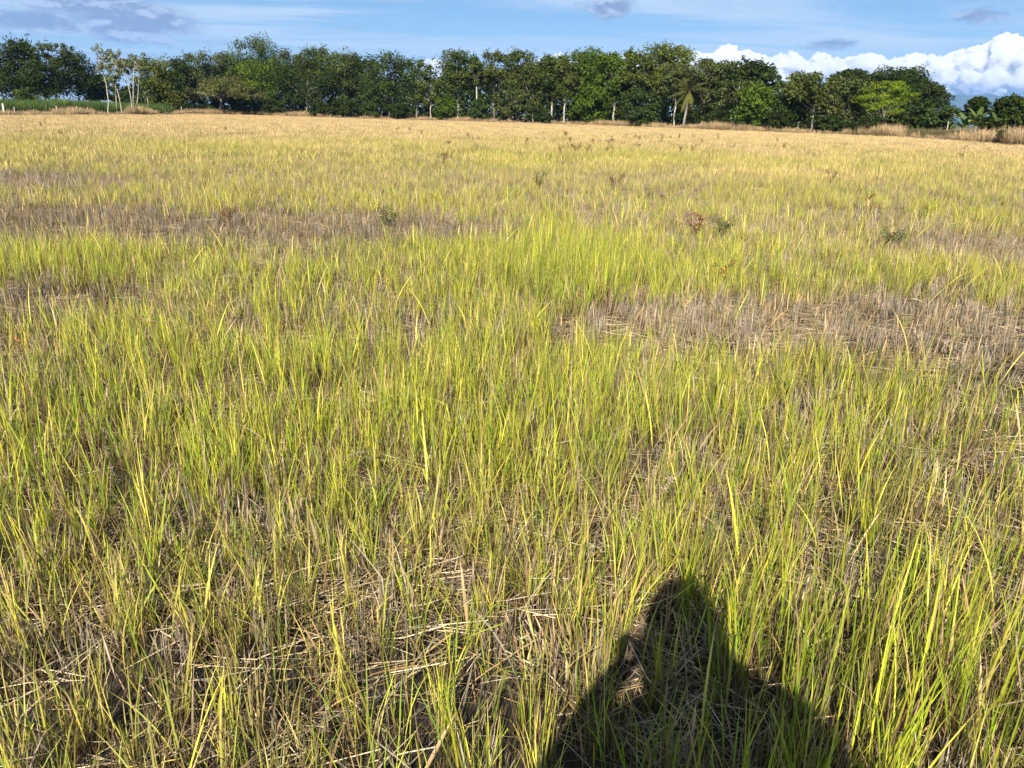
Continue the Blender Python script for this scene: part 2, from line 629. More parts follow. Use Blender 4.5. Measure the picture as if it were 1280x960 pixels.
def leaf_cloud(g, centers, radii, per, size, color, r, flat=1.0, up=0.45, var=0.20, aspect=0.55, shell=0.55):
    """leaf-sized folded faces spread through a set of clumps"""
    C = np.asarray(centers, float); R = np.asarray(radii, float)
    per = np.broadcast_to(np.asarray(per, int), (len(C),))
    idx = np.repeat(np.arange(len(C)), per)
    n = len(idx)
    if n == 0:
        return
    d = r.normal(size=(n, 3)); d /= np.linalg.norm(d, axis=1)[:, None]
    rad = (shell + (1 - shell) * r.random(n)) ** 0.8 * (0.35 + 0.65 * r.random(n) ** 0.4)
    wob = 1 + 0.35 * np.sin(d[:, 0] * 5 + idx) * np.cos(d[:, 2] * 4 + idx * 1.7)
    P = C[idx] + d * (R[idx] * rad * wob)[:, None] * np.array([1, 1, flat])
    N = d * 0.7 + np.array([0, 0, up]) + r.normal(size=(n, 3)) * 0.55
    N /= np.linalg.norm(N, axis=1)[:, None]
    A = np.cross(N, r.normal(size=(n, 3))); A /= np.linalg.norm(A, axis=1)[:, None]
    B = np.cross(N, A)
    L = size * (0.55 + 0.9 * r.random(n))
    W = L * aspect
    v0 = P - A * (L / 2)[:, None]
    v1 = P + B * (W / 2)[:, None] + N * (W * 0.16)[:, None]
    v2 = P + A * (L / 2)[:, None] - N * (L * .12)[:, None]
    v3 = P - B * (W / 2)[:, None] + N * (W * 0.16)[:, None]
    V = np.stack([v0, v1, v2, v3], 1).reshape(-1, 3)
    F = np.arange(n * 4).reshape(-1, 4)
    clump = r.normal(1, 0.13, size=(len(C), 1))[idx]
    hue = r.normal(0, 0.06, size=(len(C), 1))[idx] + r.normal(0, var * 0.28, size=(n, 1))
    col = np.asarray(color, float)[None, :] * np.clip(clump + r.normal(0, var, size=(n, 1)), 0.3, 2.0)
    col = col * np.concatenate([1 + hue, np.ones((n, 1)), 1 - hue * .5], 1)
    col = np.clip(col, 0.004, 0.8)
    g.add(V, F, np.repeat(col * np.array([1.22, 1.16, 0.88]), 4, axis=0))


def make_tree(label, px, top, cbot, w, off, kind='dense', color=(0.05, 0.085, 0.02), bark='dark', seed=0, leaf=0.30, n_leaf=3600,
              lean=0.0, trunk_r=None, group=None, base_px=None, name="tree", cat="tree"):
    r = np.random.default_rng(1000 + seed)
    v = ray(px, top)
    az = math.atan2(v.x, v.y)
    d = float(edge_d(az)) + off
    P = at_dist(px, top, d)
    ht = P.z
    zb = max(0.3, at_dist(px, cbot, d).z)
    width = w * d * 0.00098 * (1.42 if kind in ('dense', 'airy') and name == 'tree' and px < 1140 else 1.0)
    n_leaf = int(n_leaf * 2.0)
    leaf = leaf * 0.86
    if kind == 'dense':
        zb = max(0.3, zb - 0.13 * ht)
    loc = Vector((P.x, P.y, 0))
    rt = Vector((math.cos(az), -math.sin(az), 0))
    if base_px is not None:
        q = at_dist(base_px, 140, d)
        loc = Vector((q.x, q.y, 0))
    root = empty(name, loc)
    ctr = np.array([P.x - loc.x, P.y - loc.y, 0.0])
    hc, rz, rx = (ht + zb) / 2, (ht - zb) / 2, width / 2
    g = Geo()
    limbs = []
    if kind == 'umbrella':
        nC = 46
        th = r.random(nC) * 2 * PI; q = np.sqrt(r.random(nC))
        cx, cy = np.cos(th) * q * rx * .92, np.sin(th) * q * rx * .8
        cz = ht - rx * .12 - (q ** 2.3) * rz * 1.15 + r.normal(0, .07, nC) * rz
        C = np.stack([cx, cy, cz], 1) + ctr
        R = rx * (0.17 + 0.10 * r.random(nC))
        leaf_cloud(g, C, R, n_leaf // nC, leaf, color, r, 0.62, 0.7)
        limbs = C[r.permutation(nC)[:14]]
    elif kind == 'feathery':        # flat layered sprays, light shows through
        nC = 60
        th = r.random(nC) * 2 * PI; q = np.sqrt(r.random(nC))
        cx, cy = np.cos(th) * q * rx * .95, np.sin(th) * q * rx * .8
        dome = np.sqrt(np.clip(1 - q ** 2, 0, 1))
        cz = zb + rz * 2 * (0.12 + (0.76 * dome) * (0.35 + 0.65 * r.random(nC) ** 0.6))
        C = np.stack([cx, cy, cz], 1) + ctr
        R = rx * (0.14 + 0.12 * r.random(nC))
        leaf_cloud(g, C, R, n_leaf // nC, leaf, color, r, 0.34, 0.8, 0.2, 0.4)
        limbs = C[r.permutation(nC)[:18]]
    elif kind == 'sparse':
        nC = 22
        dirs = r.normal(size=(nC, 3)); dirs /= np.linalg.norm(dirs, axis=1)[:, None]
        q = r.random(nC) ** 0.4
        C = dirs * q[:, None] * np.array([rx, rx * .8, rz]) + np.array([0, 0, hc]) + ctr
        R = width * (0.07 + 0.08 * r.random(nC)) + .12
        leaf_cloud(g, C, R, max(6, n_leaf // nC), leaf, color, r, 0.8, 0.4, 0.3, 0.7)
        limbs = C
    else:                            # 'dense' round heads, 'airy' looser ones
        nC = 34 if kind == 'dense' else 26
        dirs = r.normal(size=(nC, 3)); dirs /= np.linalg.norm(dirs, axis=1)[:, None]
        q = r.random(nC) ** (0.38)
        C = dirs * (q * .80)[:, None] * np.array([rx, rx * .85, rz]) + np.array([0, 0, hc]) + ctr
        nT = 8                        # clumps that carry the ragged top line
        th = r.random(nT) * 2 * PI; qq = np.sqrt(r.random(nT)) * .75
        T = np.stack([np.cos(th) * qq * rx, np.sin(th) * qq * rx * .8, hc + rz * np.sqrt(1 - qq ** 2) * .86], 1) + ctr
        C = np.concatenate([C, T])
        R = min(rx, rz * 1.4) * (0.20 + 0.18 * r.random(len(C))) * (1.0 if kind == 'dense' else 0.82)
        leaf_cloud(g, C, R, (n_leaf if kind == 'dense' else int(n_leaf * .62)) // len(C), leaf, color, r, 0.85, 0.45)
        # loose sprigs beyond the crown's outline
        S = dirs[:16] * np.array([rx, rx * .85, rz]) * (0.98 + .16 * r.random((16, 1))) + np.array([0, 0, hc]) + ctr
        leaf_cloud(g, S, np.full(16, .10 * width + .1), 14, leaf, color, r, .8)
        limbs = C[r.permutation(len(C))[:12]]
    crown = g.obj("crown", M_LEAF, root)
    # trunk and limbs
    t = Geo()
    tr = trunk_r or max(0.06, 0.011 * ht + 0.006 * width)
    fork = np.array([ctr[0] * .55, ctr[1] * .55, zb + (ht - zb) * (.18 if kind != 'feathery' else .0)])
    if kind == 'feathery':
        fork[2] = max(0.4, zb * .8)
    mid = fork * .5 + np.array([rt.x, rt.y, 0]) * (r.normal(0, .12) + lean) * ht * .12
    path = bez((0, 0, -0.1), mid, fork, 7)
    path[1:-1] += r.normal(0, .018 * ht * .3, size=(5, 3)) * np.array([1, 1, .2])
    white = np.array([1.0, 1.0, 1.0])
    V, F = tube(path, np.linspace(tr, tr * .72, 7), 7); t.add(V, F, white)
    topc = np.array([ctr[0], ctr[1], ht - rz * .35])
    V, F = tube(bez(fork, (fork + topc) / 2 + r.normal(0, .05 * ht, 3) * np.array([1, 1, 0]), topc, 6), np.linspace(tr * .7, tr * .18, 6), 6); t.add(V, F, white)
    for c in limbs:
        a = fork + (topc - fork) * r.uniform(-.1, .5) if kind not in ('umbrella', 'feathery') else fork
        m_ = a * .45 + c * .55 + np.array([0, 0, (-.03 if kind != 'umbrella' else .06) * ht])
        V, F = tube(bez(a, m_, c, 6), np.linspace(tr * .42, tr * .10, 6), 5); t.add(V, F, white)
    bm_ = {'dark': M_BARK_DARK, 'grey': M_BARK_GREY, 'pale': M_BARK_PALE}[bark]
    t.obj("trunk", bm_, root, smooth=True)
    tag(root, label, cat, group)
    return root


DK = (0.027, 0.045, 0.010); MID = (0.052, 0.080, 0.015); OLV = (0.066, 0.090, 0.023); BRT = (0.064, 0.110, 0.012); YEL = (0.088, 0.112, 0.020)
LIME = (0.125, 0.19, 0.016); GRY = (0.064, 0.084, 0.030); BLU = (0.040, 0.068, 0.019)
G_ROW = "trees in the row behind the field"
TREES = [
    # label, px, top, crown bottom, width, metres behind field edge, kind, colour, bark, extra
    ("dark tree cut by the left border, behind the green crop", -8, 57, 122, 54, 38, 'dense', DK, 'dark', {}),
    ("tallest dark tree of the far cluster beside the left border", 20, 49, 122, 46, 34, 'dense', DK, 'dark', {}),
    ("thin airy tree with see-through olive top in the cluster left of the white trunks", 60, 54, 84, 46, 36, 'airy', GRY, 'grey', dict(n_leaf=1700)),
    ("dark leafy tree under the airy olive top, behind the green crop", 48, 75, 122, 40, 30, 'dense', DK, 'pale', {}),
    ("dark bushy tree just left of the white slender trunks", 90, 66, 122, 44, 32, 'dense', DK, 'dark', {}),
    ("low dark tree closing the cluster directly behind the white slender trunks", 116, 92, 124, 34, 34, 'dense', MID, 'dark', {}),
    ("low dark tree seen between the white trunks and the yellowish tree", 150, 108, 126, 40, 36, 'dense', DK, 'dark', {}),
    ("yellowish green round tree just right of the white slender trunks", 190, 71, 124, 40, 12, 'dense', YEL, 'grey', {}),
    ("narrow dark tree between the yellowish tree and the olive crown", 218, 73, 126, 34, 14, 'dense', DK, 'dark', {}),
    ("grey olive tree behind the low spreading umbrella tree", 252, 66, 112, 50, 14, 'dense', GRY, 'pale', {}),
    ("green tree rising right behind the umbrella tree's top", 290, 62, 116, 40, 16, 'dense', MID, 'grey', {}),
    ("tallest tree of the left half, leafy green with ragged top", 324, 48, 112, 62, 12, 'dense', MID, 'dark', dict(n_leaf=5200)),
    ("bright leafy tree low in front of the left half's tallest tree", 328, 74, 132, 56, 5, 'dense', BRT, 'dark', dict(n_leaf=4200)),
    ("olive tree with pale flecked leaves right of the left half's tallest tree", 362, 60, 118, 42, 14, 'dense', GRY, 'grey', {}),
    ("broad very dark tree with a pale bent trunk at its foot", 385, 74, 132, 78, 4, 'dense', DK, 'grey', dict(n_leaf=4600, base_px=380)),
    ("leafy tree whose top stands above the broad very dark tree", 398, 57, 112, 40, 14, 'dense', MID, 'dark', {}),
    ("pale green tree on the shoulder right of the broad dark tree", 428, 65, 124, 44, 9, 'dense', OLV, 'grey', {}),
    ("small topped dark tree between the pale shoulder tree and the layered tree", 452, 68, 132, 36, 10, 'dense', DK, 'dark', {}),
    ("wide dark tree with level layers just left of the bright sky gap", 484, 67, 128, 60, 5, 'dense', BLU, 'dark', dict(n_leaf=4600)),
    ("rounded tree under the small white cloud puff", 520, 75, 114, 42, 8, 'airy', MID, 'grey', dict(n_leaf=3000)),
    ("lower dark tree with two thin pale stems right of the sky gap", 538, 96, 138, 34, 4, 'airy', OLV, 'pale', dict(n_leaf=2600)),
    ("full round tree top just right of the small cloud puff", 572, 64, 116, 48, 5, 'dense', MID, 'pale', dict(n_leaf=4200)),
    ("tree with pale straight trunk beside the full round top", 596, 78, 106, 34, 3, 'airy', OLV, 'pale', {}),
    ("loose tall tree with twiggy see-through top near the middle", 618, 64, 112, 38, 5, 'airy', GRY, 'grey', dict(n_leaf=2800)),
    ("tree with pale leaning limbs and round dark head near the middle", 648, 64, 110, 36, 5, 'dense', OLV, 'pale', {}),
    ("drooping low green tree in front of the leaning limbs", 640, 112, 146, 40, 2, 'airy', GRY, 'grey', {}),
    ("low domed tree between the two small cloud tips", 692, 69, 112, 44, 5, 'dense', MID, 'pale', {}),
    ("shorter olive tree left of the low domed tree", 668, 80, 128, 42, 4, 'dense', OLV, 'grey', {}),
    ("olive tree on a pair of close white trunks", 708, 78, 112, 36, 3, 'dense', OLV, 'pale', {}),
    ("broad smooth bright green dome right of the white trunk pair", 738, 64, 114, 58, 7, 'dense', BRT, 'dark', dict(n_leaf=5200)),
    ("low bright green bushy tree under the broad smooth dome", 742, 106, 149, 46, 3, 'dense', BRT, 'dark', dict(n_leaf=3800)),
    ("bright green dome on a thin white trunk next to the broad dome", 772, 65, 118, 44, 4, 'dense', BRT, 'pale', dict(n_leaf=4200)),
    ("narrow spiky topped tree between the green domes and the tallest yellowish tree", 791, 62, 100, 20, 6, 'airy', OLV, 'grey', {}),
    ("green tree with a long pale trunk leaning left", 806, 70, 112, 44, 4, 'dense', OLV, 'pale', dict(base_px=820)),
    ("tallest yellowish green tree of the right half, left of the palm", 834, 55, 112, 52, 6, 'dense', YEL, 'grey', dict(n_leaf=5000)),
    ("dark leafy low tree below the tallest yellowish tree", 806, 112, 150, 50, 3, 'dense', BLU, 'dark', dict(n_leaf=3600)),
    ("grey green tree on a straight white trunk left of the palm", 848, 82, 118, 30, 2, 'dense', GRY, 'pale', {}),
    ("flat topped grey green tree just right of the palm", 886, 75, 128, 48, 5, 'dense', GRY, 'grey', dict(n_leaf=4200)),
    ("pale topped tree below the white heap cloud", 912, 78, 130, 38, 5, 'dense', GRY, 'grey', {}),
    ("dark tree with scattered black leaf tufts against the heap cloud", 938, 77, 122, 46, 7, 'dense', DK, 'dark', dict(n_leaf=3200, leaf=0.42)),
    ("thin ragged tree edge sloping to the sky gap below the cloud", 962, 92, 120, 26, 6, 'airy', BLU, 'grey', dict(n_leaf=1700, leaf=0.4)),
    ("slim pale forked tree standing in front of the grey green trees", 925, 100, 128, 34, 2, 'airy', GRY, 'pale', dict(n_leaf=1300)),
    ("bright leafy tree low between the slim forked tree and the gap", 953, 108, 156, 46, 3, 'dense', BRT, 'dark', dict(n_leaf=3800)),
    ("low dark tree filling the foot of the sky gap", 986, 122, 158, 44, 4, 'dense', BLU, 'dark', {}),
    ("olive tree on a forked white trunk left of the dark umbrella tree", 1024, 91, 136, 66, 4, 'dense', OLV, 'pale', dict(n_leaf=4600)),
    ("dark flat umbrella crown just above the forked white trunk tree", 1070, 86, 116, 66, 38, 'umbrella', DK, 'dark', dict(n_leaf=4200)),
    ("greatest dark umbrella tree, its crown sloping down to the mountains", 1124, 83, 150, 128, 34, 'umbrella', DK, 'dark', dict(n_leaf=11000)),
    ("shaded tree carrying the lower edge of the greatest umbrella crown", 1158, 104, 150, 50, 34, 'dense', DK, 'dark', {}),
    ("grey twiggy tree between the forked white trunk and the lime tree", 1064, 100, 146, 52, 5, 'dense', GRY, 'grey', dict(n_leaf=4000)),
    ("lime green feathery tree standing in front of the dark umbrella tree", 1115, 94, 150, 84, 6, 'feathery', LIME, 'grey', dict(n_leaf=6400, leaf=0.17)),
    ("small white limbed tree with few leaves right of the umbrella crown", 1190, 132, 146, 24, 10, 'sparse', BLU, 'pale', dict(n_leaf=420, leaf=.25)),
    ("low hazy green tree behind the small white limbed tree", 1180, 138, 158, 34, 22, 'dense', BLU, 'dark', {}),
    ("dark round tree behind the banana plants", 1227, 121, 150, 26, 14, 'dense', DK, 'dark', {}),
    ("low dark tree between the banana plants and the right border", 1248, 138, 166, 30, 9, 'dense', DK, 'dark', {}),
    ("dark tree second from the right border", 1262, 121, 164, 28, 8, 'dense', DK, 'dark', {}),
    ("dark tree cut by the right border", 1284, 122, 166, 30, 7, 'dense', MID, 'dark', {}),
]
for i, (lab, px, top, cb, w, off, kind, colr, bark, ex) in enumerate(TREES):
    make_tree(lab, px, top, cb, w, off, kind, colr, bark, seed=i, group=G_ROW, **ex)

# low spreading umbrella tree
make_tree("low wide umbrella tree with drooping olive foliage and dark hollow beneath", 277, 96, 128, 96, 2, 'umbrella', (0.092, 0.108, 0.036), 'grey',
          seed=301, leaf=0.26, n_leaf=11000, trunk_r=0.2, base_px=274, group=G_ROW)

# slender white-stemmed trees in front of the green crop
WHITE = [
    ("tallest slender white tree with rusty leaf tufts, leftmost of its group", 126, 56, 92, 30, 134, 0.5),
    ("slender white tree with leafy top, second of its group", 144, 58, 98, 22, 147, -0.3),
    ("slender white tree with low sparse leaves, third of its group", 140, 84, 112, 24, 151, 0.2),
    ("slender white tree leaning left, fourth of its group", 155, 72, 92, 22, 164, 0.4),
    ("slender white tree with a lone high leaf tuft, fifth of its group", 170, 63, 92, 20, 167, -0.2),
    ("slender white tree leaning right, sixth of its group", 177, 80, 108, 20, 170, 0.2),
    ("short bent pale tree stub, right end of the slender white group", 185, 112, 122, 10, 184, 0.3),
]
for i, (lab, px, top, cb, w, bpx, lean) in enumerate(WHITE):
    make_tree(lab, px, top, cb, w, 1.5 + 0.4 * i, 'sparse', (0.13, 0.15, 0.085) if i in (0, 1) else (0.10, 0.13, 0.065), 'pale', seed=400 + i,
              leaf=0.22, n_leaf=420 if i < 5 else 180, trunk_r=0.052, lean=lean, base_px=bpx, group="slender white-stemmed trees")

# bushes at the foot of the row
BUSHES = [
    ("dark rounded bush at the foot of the low umbrella tree, right side", 300, 120, 24, 1.5, DK),
    ("dark bush between the umbrella tree and the pale bent trunk", 345, 124, 34, 2, DK),
    ("low dark bush right beside the pale bent trunk", 398, 128, 30, 1.5, DK),
    ("dark bush under the pale shoulder tree", 430, 124, 36, 1.5, DK),
    ("low bush with bluish gaps left of the level layered tree", 462, 128, 26, 2, BLU),
    ("dark bush under the level layered tree", 500, 130, 40, 1.5, DK),
    ("green leafy bush under the full round tree top", 560, 122, 34, 1.2, BRT),
    ("bluish green bush between two straight pale trunks", 600, 124, 26, 1.2, BLU),
    ("dark bush left of the white trunk pair", 672, 134, 34, 1.5, DK),
    ("small round dark bush standing out in front on the bank", 684, 143, 16, 0.3, DK),
    ("dark bush between the white trunk pair and the low bright tree", 722, 136, 22, 2, DK),
    ("dark low bush reaching out under the leaning pale trunk", 800, 136, 34, 0.8, BLU),
    ("shadowy bush right behind the palm stem", 866, 136, 40, 4, DK),
    ("dark bush between the palm and the slim forked tree", 900, 138, 34, 2.5, DK),
    ("black shaded bush at the foot of the sky gap", 975, 140, 40, 1.5, DK),
    ("dark bush under the forked white trunk tree", 1040, 144, 36, 2, DK),
    ("dark round bush in front of the lime green tree's stem", 1092, 146, 40, 2, DK),
    ("shaded bush right of the lime green tree", 1150, 146, 44, 24, BLU),
    ("grey green shrub on the bank beside the right border", 1258, 164, 16, 0.6, GRY),
    ("green bush among the yellowish trees behind the white stems", 205, 110, 40, 9, YEL),
    ("leafy green shrub on the crop edge at the left", 30, 112, 30, 24, MID),
]
for i, (lab, px, top, w, off, colr) in enumerate(BUSHES):
    make_tree(lab, px, top, 168, w, off, 'dense', colr, 'dark', seed=600 + i, leaf=0.24, n_leaf=2200, trunk_r=0.06,
              group="bushes at the foot of the trees", name="bush", cat="bush")


def build_far_wood():
    """dark wood behind the row that closes the gaps low down"""
    r = np.random.default_rng(88)
    g = Geo()
    px = np.arange(160, 1180, 5.0)
    tops = np.interp(px, [160, 200, 240, 320, 470, 500, 530, 560, 640, 700, 800, 900, 960, 985, 1020, 1180],
                     [108, 90, 82, 74, 90, 104, 106, 90, 86, 88, 86, 94, 114, 124, 112, 134])
    C, R = [], []
    for x, t in zip(px, tops):
        d = float(edge_d(math.atan2(ray(x, 140).x, ray(x, 140).y))) + r.uniform(18, 28)
        q = at_dist(x, t, d)
        z = q.z - 1.0
        while z > 0.2:
            C.append((q.x + r.normal(0, .5), q.y + r.normal(0, 1.5), z)); R.append(r.uniform(.9, 1.5))
            z -= 1.1
    leaf_cloud(g, C, R, 80, 0.48, DK, r)
    o = g.obj("far_wood", M_LEAF)
    tag(o, "dark mass of foliage deep behind the row of trees", "wood", kind="stuff")


build_far_wood()


def build_palm():
    P, d = edge_at(861, 2.0, 120)
    root = empty("palm_tree", P)
    H = at_dist(861, 113, d).z
    t = Geo()
    V, F = tube(bez((-.35, 0, -.05), (-.1, 0, H * .5), (0, 0, H), 9), np.linspace(.15, .10, 9), 8); t.add(V, F, (1, 1, 1))
    t.obj("trunk", M_BARK_GREY, root, smooth=True)
    r = np.random.default_rng(5)
    for k in range(20):
        g = Geo()
        az = k * 2.39996 + r.normal(0, .2)
        el = math.radians([78, 70, 60, 66, 52, 40, 30, 18, 5, -8, -28, -48, -60, 72, 60, 45, -66, -40, 20, -20][k])
        L = 2.5 * (1 - .15 * r.random())
        n = 12
        p = np.array([0, 0, H]); pts = [p.copy()]
        for i in range(n):
            e = el - (i / n) ** 1.4 * (0.85 if el > 0 else .45)
            if e < -1.45:
                e = -1.45
            p = p + np.array([math.cos(az) * math.cos(e), math.sin(az) * math.cos(e), math.sin(e)]) * L / n
            pts.append(p.copy())
        pts = np.array(pts)
        old = el < -.3
        colr = np.array((0.17, 0.18, 0.035)) if old else np.array((0.075, 0.085, 0.022))
        V, F = tube(pts, np.linspace(.03, .008, n + 1), 4); g.add(V, F, colr * 1.2)
        side = np.array([-math.sin(az), math.cos(az), 0])
        fr = np.linspace(0.12, 1, 30)
        lv, lf = [], []
        for f in fr:
            b = np.array([np.interp(f * n, np.arange(n + 1), pts[:, j]) for j in range(3)])
            tang = pts[min(n, int(f * n) + 1)] - pts[min(n - 1, int(f * n))]; tang /= np.linalg.norm(tang) + 1e-9
            ll = .62 * math.sin(PI * min(1, .18 + f * .8)) + .08
            for s in (-1, 1):
                tip = b + (side * s * .62 + tang * .55 + np.array([0, 0, -.55])) * ll * r.uniform(.85, 1.1)
                wv = tang * .028
                i0 = len(lv)
                lv += [b - wv, b + wv, tip + wv * .2, tip - wv * .2]; lf.append((i0, i0 + 1, i0 + 2, i0 + 3))
        g.add(np.array(lv), np.array(lf), np.clip(colr * r.uniform(.8, 1.2), 0, 1))
        g.obj("frond", M_LEAF, root)
    tag(root, "small coconut palm with hanging yellow fronds in front of the trees", "palm tree")


build_palm()


def build_banana(px, off, scale, seed, label):
    P, d = edge_at(px, off, 150)
    root = empty("banana_plant", P)
    r = np.random.default_rng(seed)
    H = .85 * scale
    t = Geo()
    V, F = tube(bez((0, 0, -.05), (.03, 0, H * .5), (0, .02, H), 6), np.linspace(.13, .07, 6) * scale, 8); t.add(V, F, (1, 1, 1))
    t.obj("stem", M_BARK_GREY, root, smooth=True)
    for k in range(13):
        az = k * 2.39996 + r.normal(0, .3)
        el = math.radians(r.uniform(25, 82))
        L = r.uniform(.9, 1.4) * scale
        n = 9
        p = np.array([0, 0, H * .95]); pts = [p.copy()]
        for i in range(n):
            e = el - (i / n) ** 1.6 * 1.25
            p = p + np.array([math.cos(az) * math.cos(e), math.sin(az) * math.cos(e), math.sin(e)]) * L / n
            pts.append(p.copy())
        pts = np.array(pts)
        side = np.array([-math.sin(az), math.cos(az), 0])
        f = np.linspace(0, 1, n + 1)
        wid = .12 * scale * np.clip(np.sin(PI * np.clip(f * .92 + .03, 0, 1)), 0.04, 1) ** .6 * (f > .12) + .012
        up = np.array([0, 0, 1])
        Lf = pts + side * wid[:, None] + up * (wid * .25)[:, None]
        Rt = pts - side * wid[:, None] + up * (wid * .25)[:, None]
        V = np.concatenate([Lf, pts, Rt]); m = n + 1
        F = [(i, i + 1, m + i + 1, m + i) for i in range(n)] + [(m + i, m + i + 1, 2 * m + i + 1, 2 * m + i) for i in range(n)]
        g = Geo()
        c = np.array((0.075, 0.12, 0.03)) * r.uniform(.6, 1.4)
        if r.random() < .12:
            c = np.array((0.22, 0.27, 0.05))
        g.add(V, np.array(F), c)
        g.obj("leaf", M_LEAF, root)
    tag(root, label, "banana plant", "banana plants by the right border")


build_banana(1206, 4.0, 1.2, 1, "banana plant with bright arching leaves, leftmost of the clump")
build_banana(1222, 4.5, 1.4, 2, "tallest banana plant in the middle of the clump")
build_banana(1233, 3.6, 1.15, 3, "banana plant with brown hanging leaves right of the tallest one")
build_banana(1246, 5.0, 1.15, 4, "dark banana plant, rightmost of the clump")


# fence stakes on the bank
def build_stake(px, off, h, rad, lean, label, mat=None):
    P, d = edge_at(px, off, 140)
    g = Geo()
    top = np.array([lean * h, 0, h])
    V, F = tube([(0, 0, -.05), top * .5 + np.array([.01, 0, 0]), top, top + np.array([0, 0, .02])], [rad, rad * .95, rad * .85, rad * .1], 7)
    g.add(V, F, (1, 1, 1))
    o = g.obj("fence_stake", mat or M_POST, smooth=False)
    o.location = (P.x, P.y, .1)
    tag(o, label, "stake", "stakes along the bank")


M_WHITE = plain("white_paint", (.78, .77, .72), .5, 9.0, .08)
build_stake(5, 3.0, .95, .075, 0, "short white marker post on the bank by the left border", M_WHITE)
build_stake(18, 3.2, .7, .04, .05, "thin wooden stake right of the white marker post")
build_stake(71, 3.0, .85, .045, .03, "wooden stake left of a twin, below the dark bushy tree")
build_stake(97, 3.2, .85, .045, -.04, "wooden stake below the dark bushy tree, right of its twin")
build_stake(227, 3.0, 1.0, .05, .02, "wooden stake in the crop left of the low umbrella tree, first of three")
build_stake(234, 3.0, 1.0, .05, -.02, "wooden stake in the crop left of the low umbrella tree, second of three")
build_stake(246, 3.0, .9, .05, .03, "wooden stake in the crop left of the low umbrella tree, third of three")
build_stake(1217, 2.0, .55, .03, .04, "thin pale stake in front of the banana clump")
build_stake(1224, 2.2, .6, .03, -.03, "second thin pale stake in front of the banana clump")
build_stake(1238, 1.6, .6, .05, .02, "stout white stake just left of the white sack", M_WHITE)
build_stake(1268, 1.8, .5, .035, .05, "pale stake beside the grey green shrub by the right border")


def build_sack():
    P, d = edge_at(1248, 1.5, 150)
    V, F = ICO[3]
    V = V.copy()
    V[:, 2] = np.clip(V[:, 2], -.55, 1)
    for i, v in enumerate(V):
        V[i] *= 1 + .25 * (mnoise.noise(Vector(v * 1.6)) + .5 * mnoise.noise(Vector(v * 4)))
    V = V * np.array([.30, .17, .15]) + np.array([0, 0, .09])
    o = mesh_obj("white_sack", V, F, M_WHITE, smooth=True)
    o.location = (P.x, P.y, .42); o.rotation_euler = (0, .1, .3)
    tag(o, "white sack lying on the bank by the right border", "sack")


build_sack()

# ------------------------------------------------------------------ blades, straw and stubble
def blades(g, r, n, spread, L, W, lean, bend, cfun, seg=6, fold=.3, z0=0.0, kink=0.0):
    """n folded, tapering, bending blades; cfun(t, k) gives the colour along a blade"""
    a = r.random(n) * 2 * PI
    rad = spread * np.sqrt(r.random(n))
    root = np.stack([np.cos(a) * rad, np.sin(a) * rad, np.full(n, z0)], 1)
    phi = r.random(n) * 2 * PI
    Ls = r.uniform(L[0], L[1], n); Ws = r.uniform(W[0], W[1], n)
    l0 = np.abs(r.normal(0, 1, n)) * lean
    bd = r.random(n) ** 1.6 * bend
    kk = (r.random(n) < kink)
    kt = r.uniform(.35, .8, n); ka = r.uniform(.8, 2.0, n)
    h = np.stack([np.cos(phi), np.sin(phi), np.zeros(n)], 1)
    tw = phi + PI / 2 + r.normal(0, .7, n)
    side = np.stack([np.cos(tw), np.sin(tw), np.zeros(n)], 1)
    ts = np.linspace(0, 1, seg + 1)
    p = root.copy()
    Vl, Cl = [], []
    for i, t in enumerate(ts):
        th = l0 + bd * t ** 1.8 + kk * (t > kt) * ka
        dirv = h * np.sin(th)[:, None] + np.array([0, 0, 1.0]) * np.cos(th)[:, None]
        if i:
            p = p + dirv * (Ls / seg)[:, None]
        p[:, 2] = np.maximum(p[:, 2], 0.012)
        prof = (0.42 + 1.1 * t) if t < .5 else (0.97 * (1 - ((t - .5) / .5) ** 1.7) + .03)
        wv = side * (Ws / 2 * prof)[:, None]
        nrm = np.cross(side, dirv)
        Vl += [p - wv, p + nrm * (Ws * fold * .5 * prof)[:, None], p + wv]
        c = cfun(t, n)
        Cl += [c, c, c]
    m = len(Vl)
    V = np.stack(Vl, 1).reshape(-1, 3)
    C = np.stack(Cl, 1).reshape(-1, 3)
    base = (np.arange(n) * m)[:, None]
    f = []
    for i in range(seg):
        q = i * 3
        f += [(q, q + 1, q + 4, q + 3), (q + 1, q + 2, q + 5, q + 4)]
    F = (base[:, None, :] + np.array(f)[None, :, :]).reshape(-1, 4)
    g.add(V, F, C)


TAN = np.array((0.38, 0.26, 0.12)); BRN = np.array((0.20, 0.12, 0.055)); PALE = np.array((0.60, 0.51, 0.35))
GRN = np.array((0.195, 0.350, 0.020)); YGR = np.array((0.48, 0.490, 0.036)); YLW = np.array((0.66, 0.56, 0.085)); GREYS = np.array((0.34, 0.30, 0.235))


def rice_colors(r, n, green=.5):
    u = r.random((n, 1))
    mid = np.where(u < green, GRN + (YGR - GRN) * r.random((n, 1)), YGR + (YLW - YGR) * r.random((n, 1)) ** 1.5)
    mid = np.where(r.random((n, 1)) < .10, TAN * 1.2, mid)
    mid = mid * r.normal(1, .24, (n, 1)).clip(.5, 1.6)
    tip = mid * .6 + np.where(r.random((n, 1)) < .45, TAN * 1.25, YLW) * .4
    root = (BRN * .55 + TAN * .12) * r.normal(1, .2, (n, 1)).clip(.5, 1.5)
    s0 = r.uniform(.08, .40, (n, 1))

    def f(t, k):
        a = np.clip((t - s0 + .12) / .22, 0, 1)
        c = root * (1 - a) + mid * a
        b = np.clip((t - .72) / .28, 0, 1)
        return c * (1 - b) + tip * b
    return f


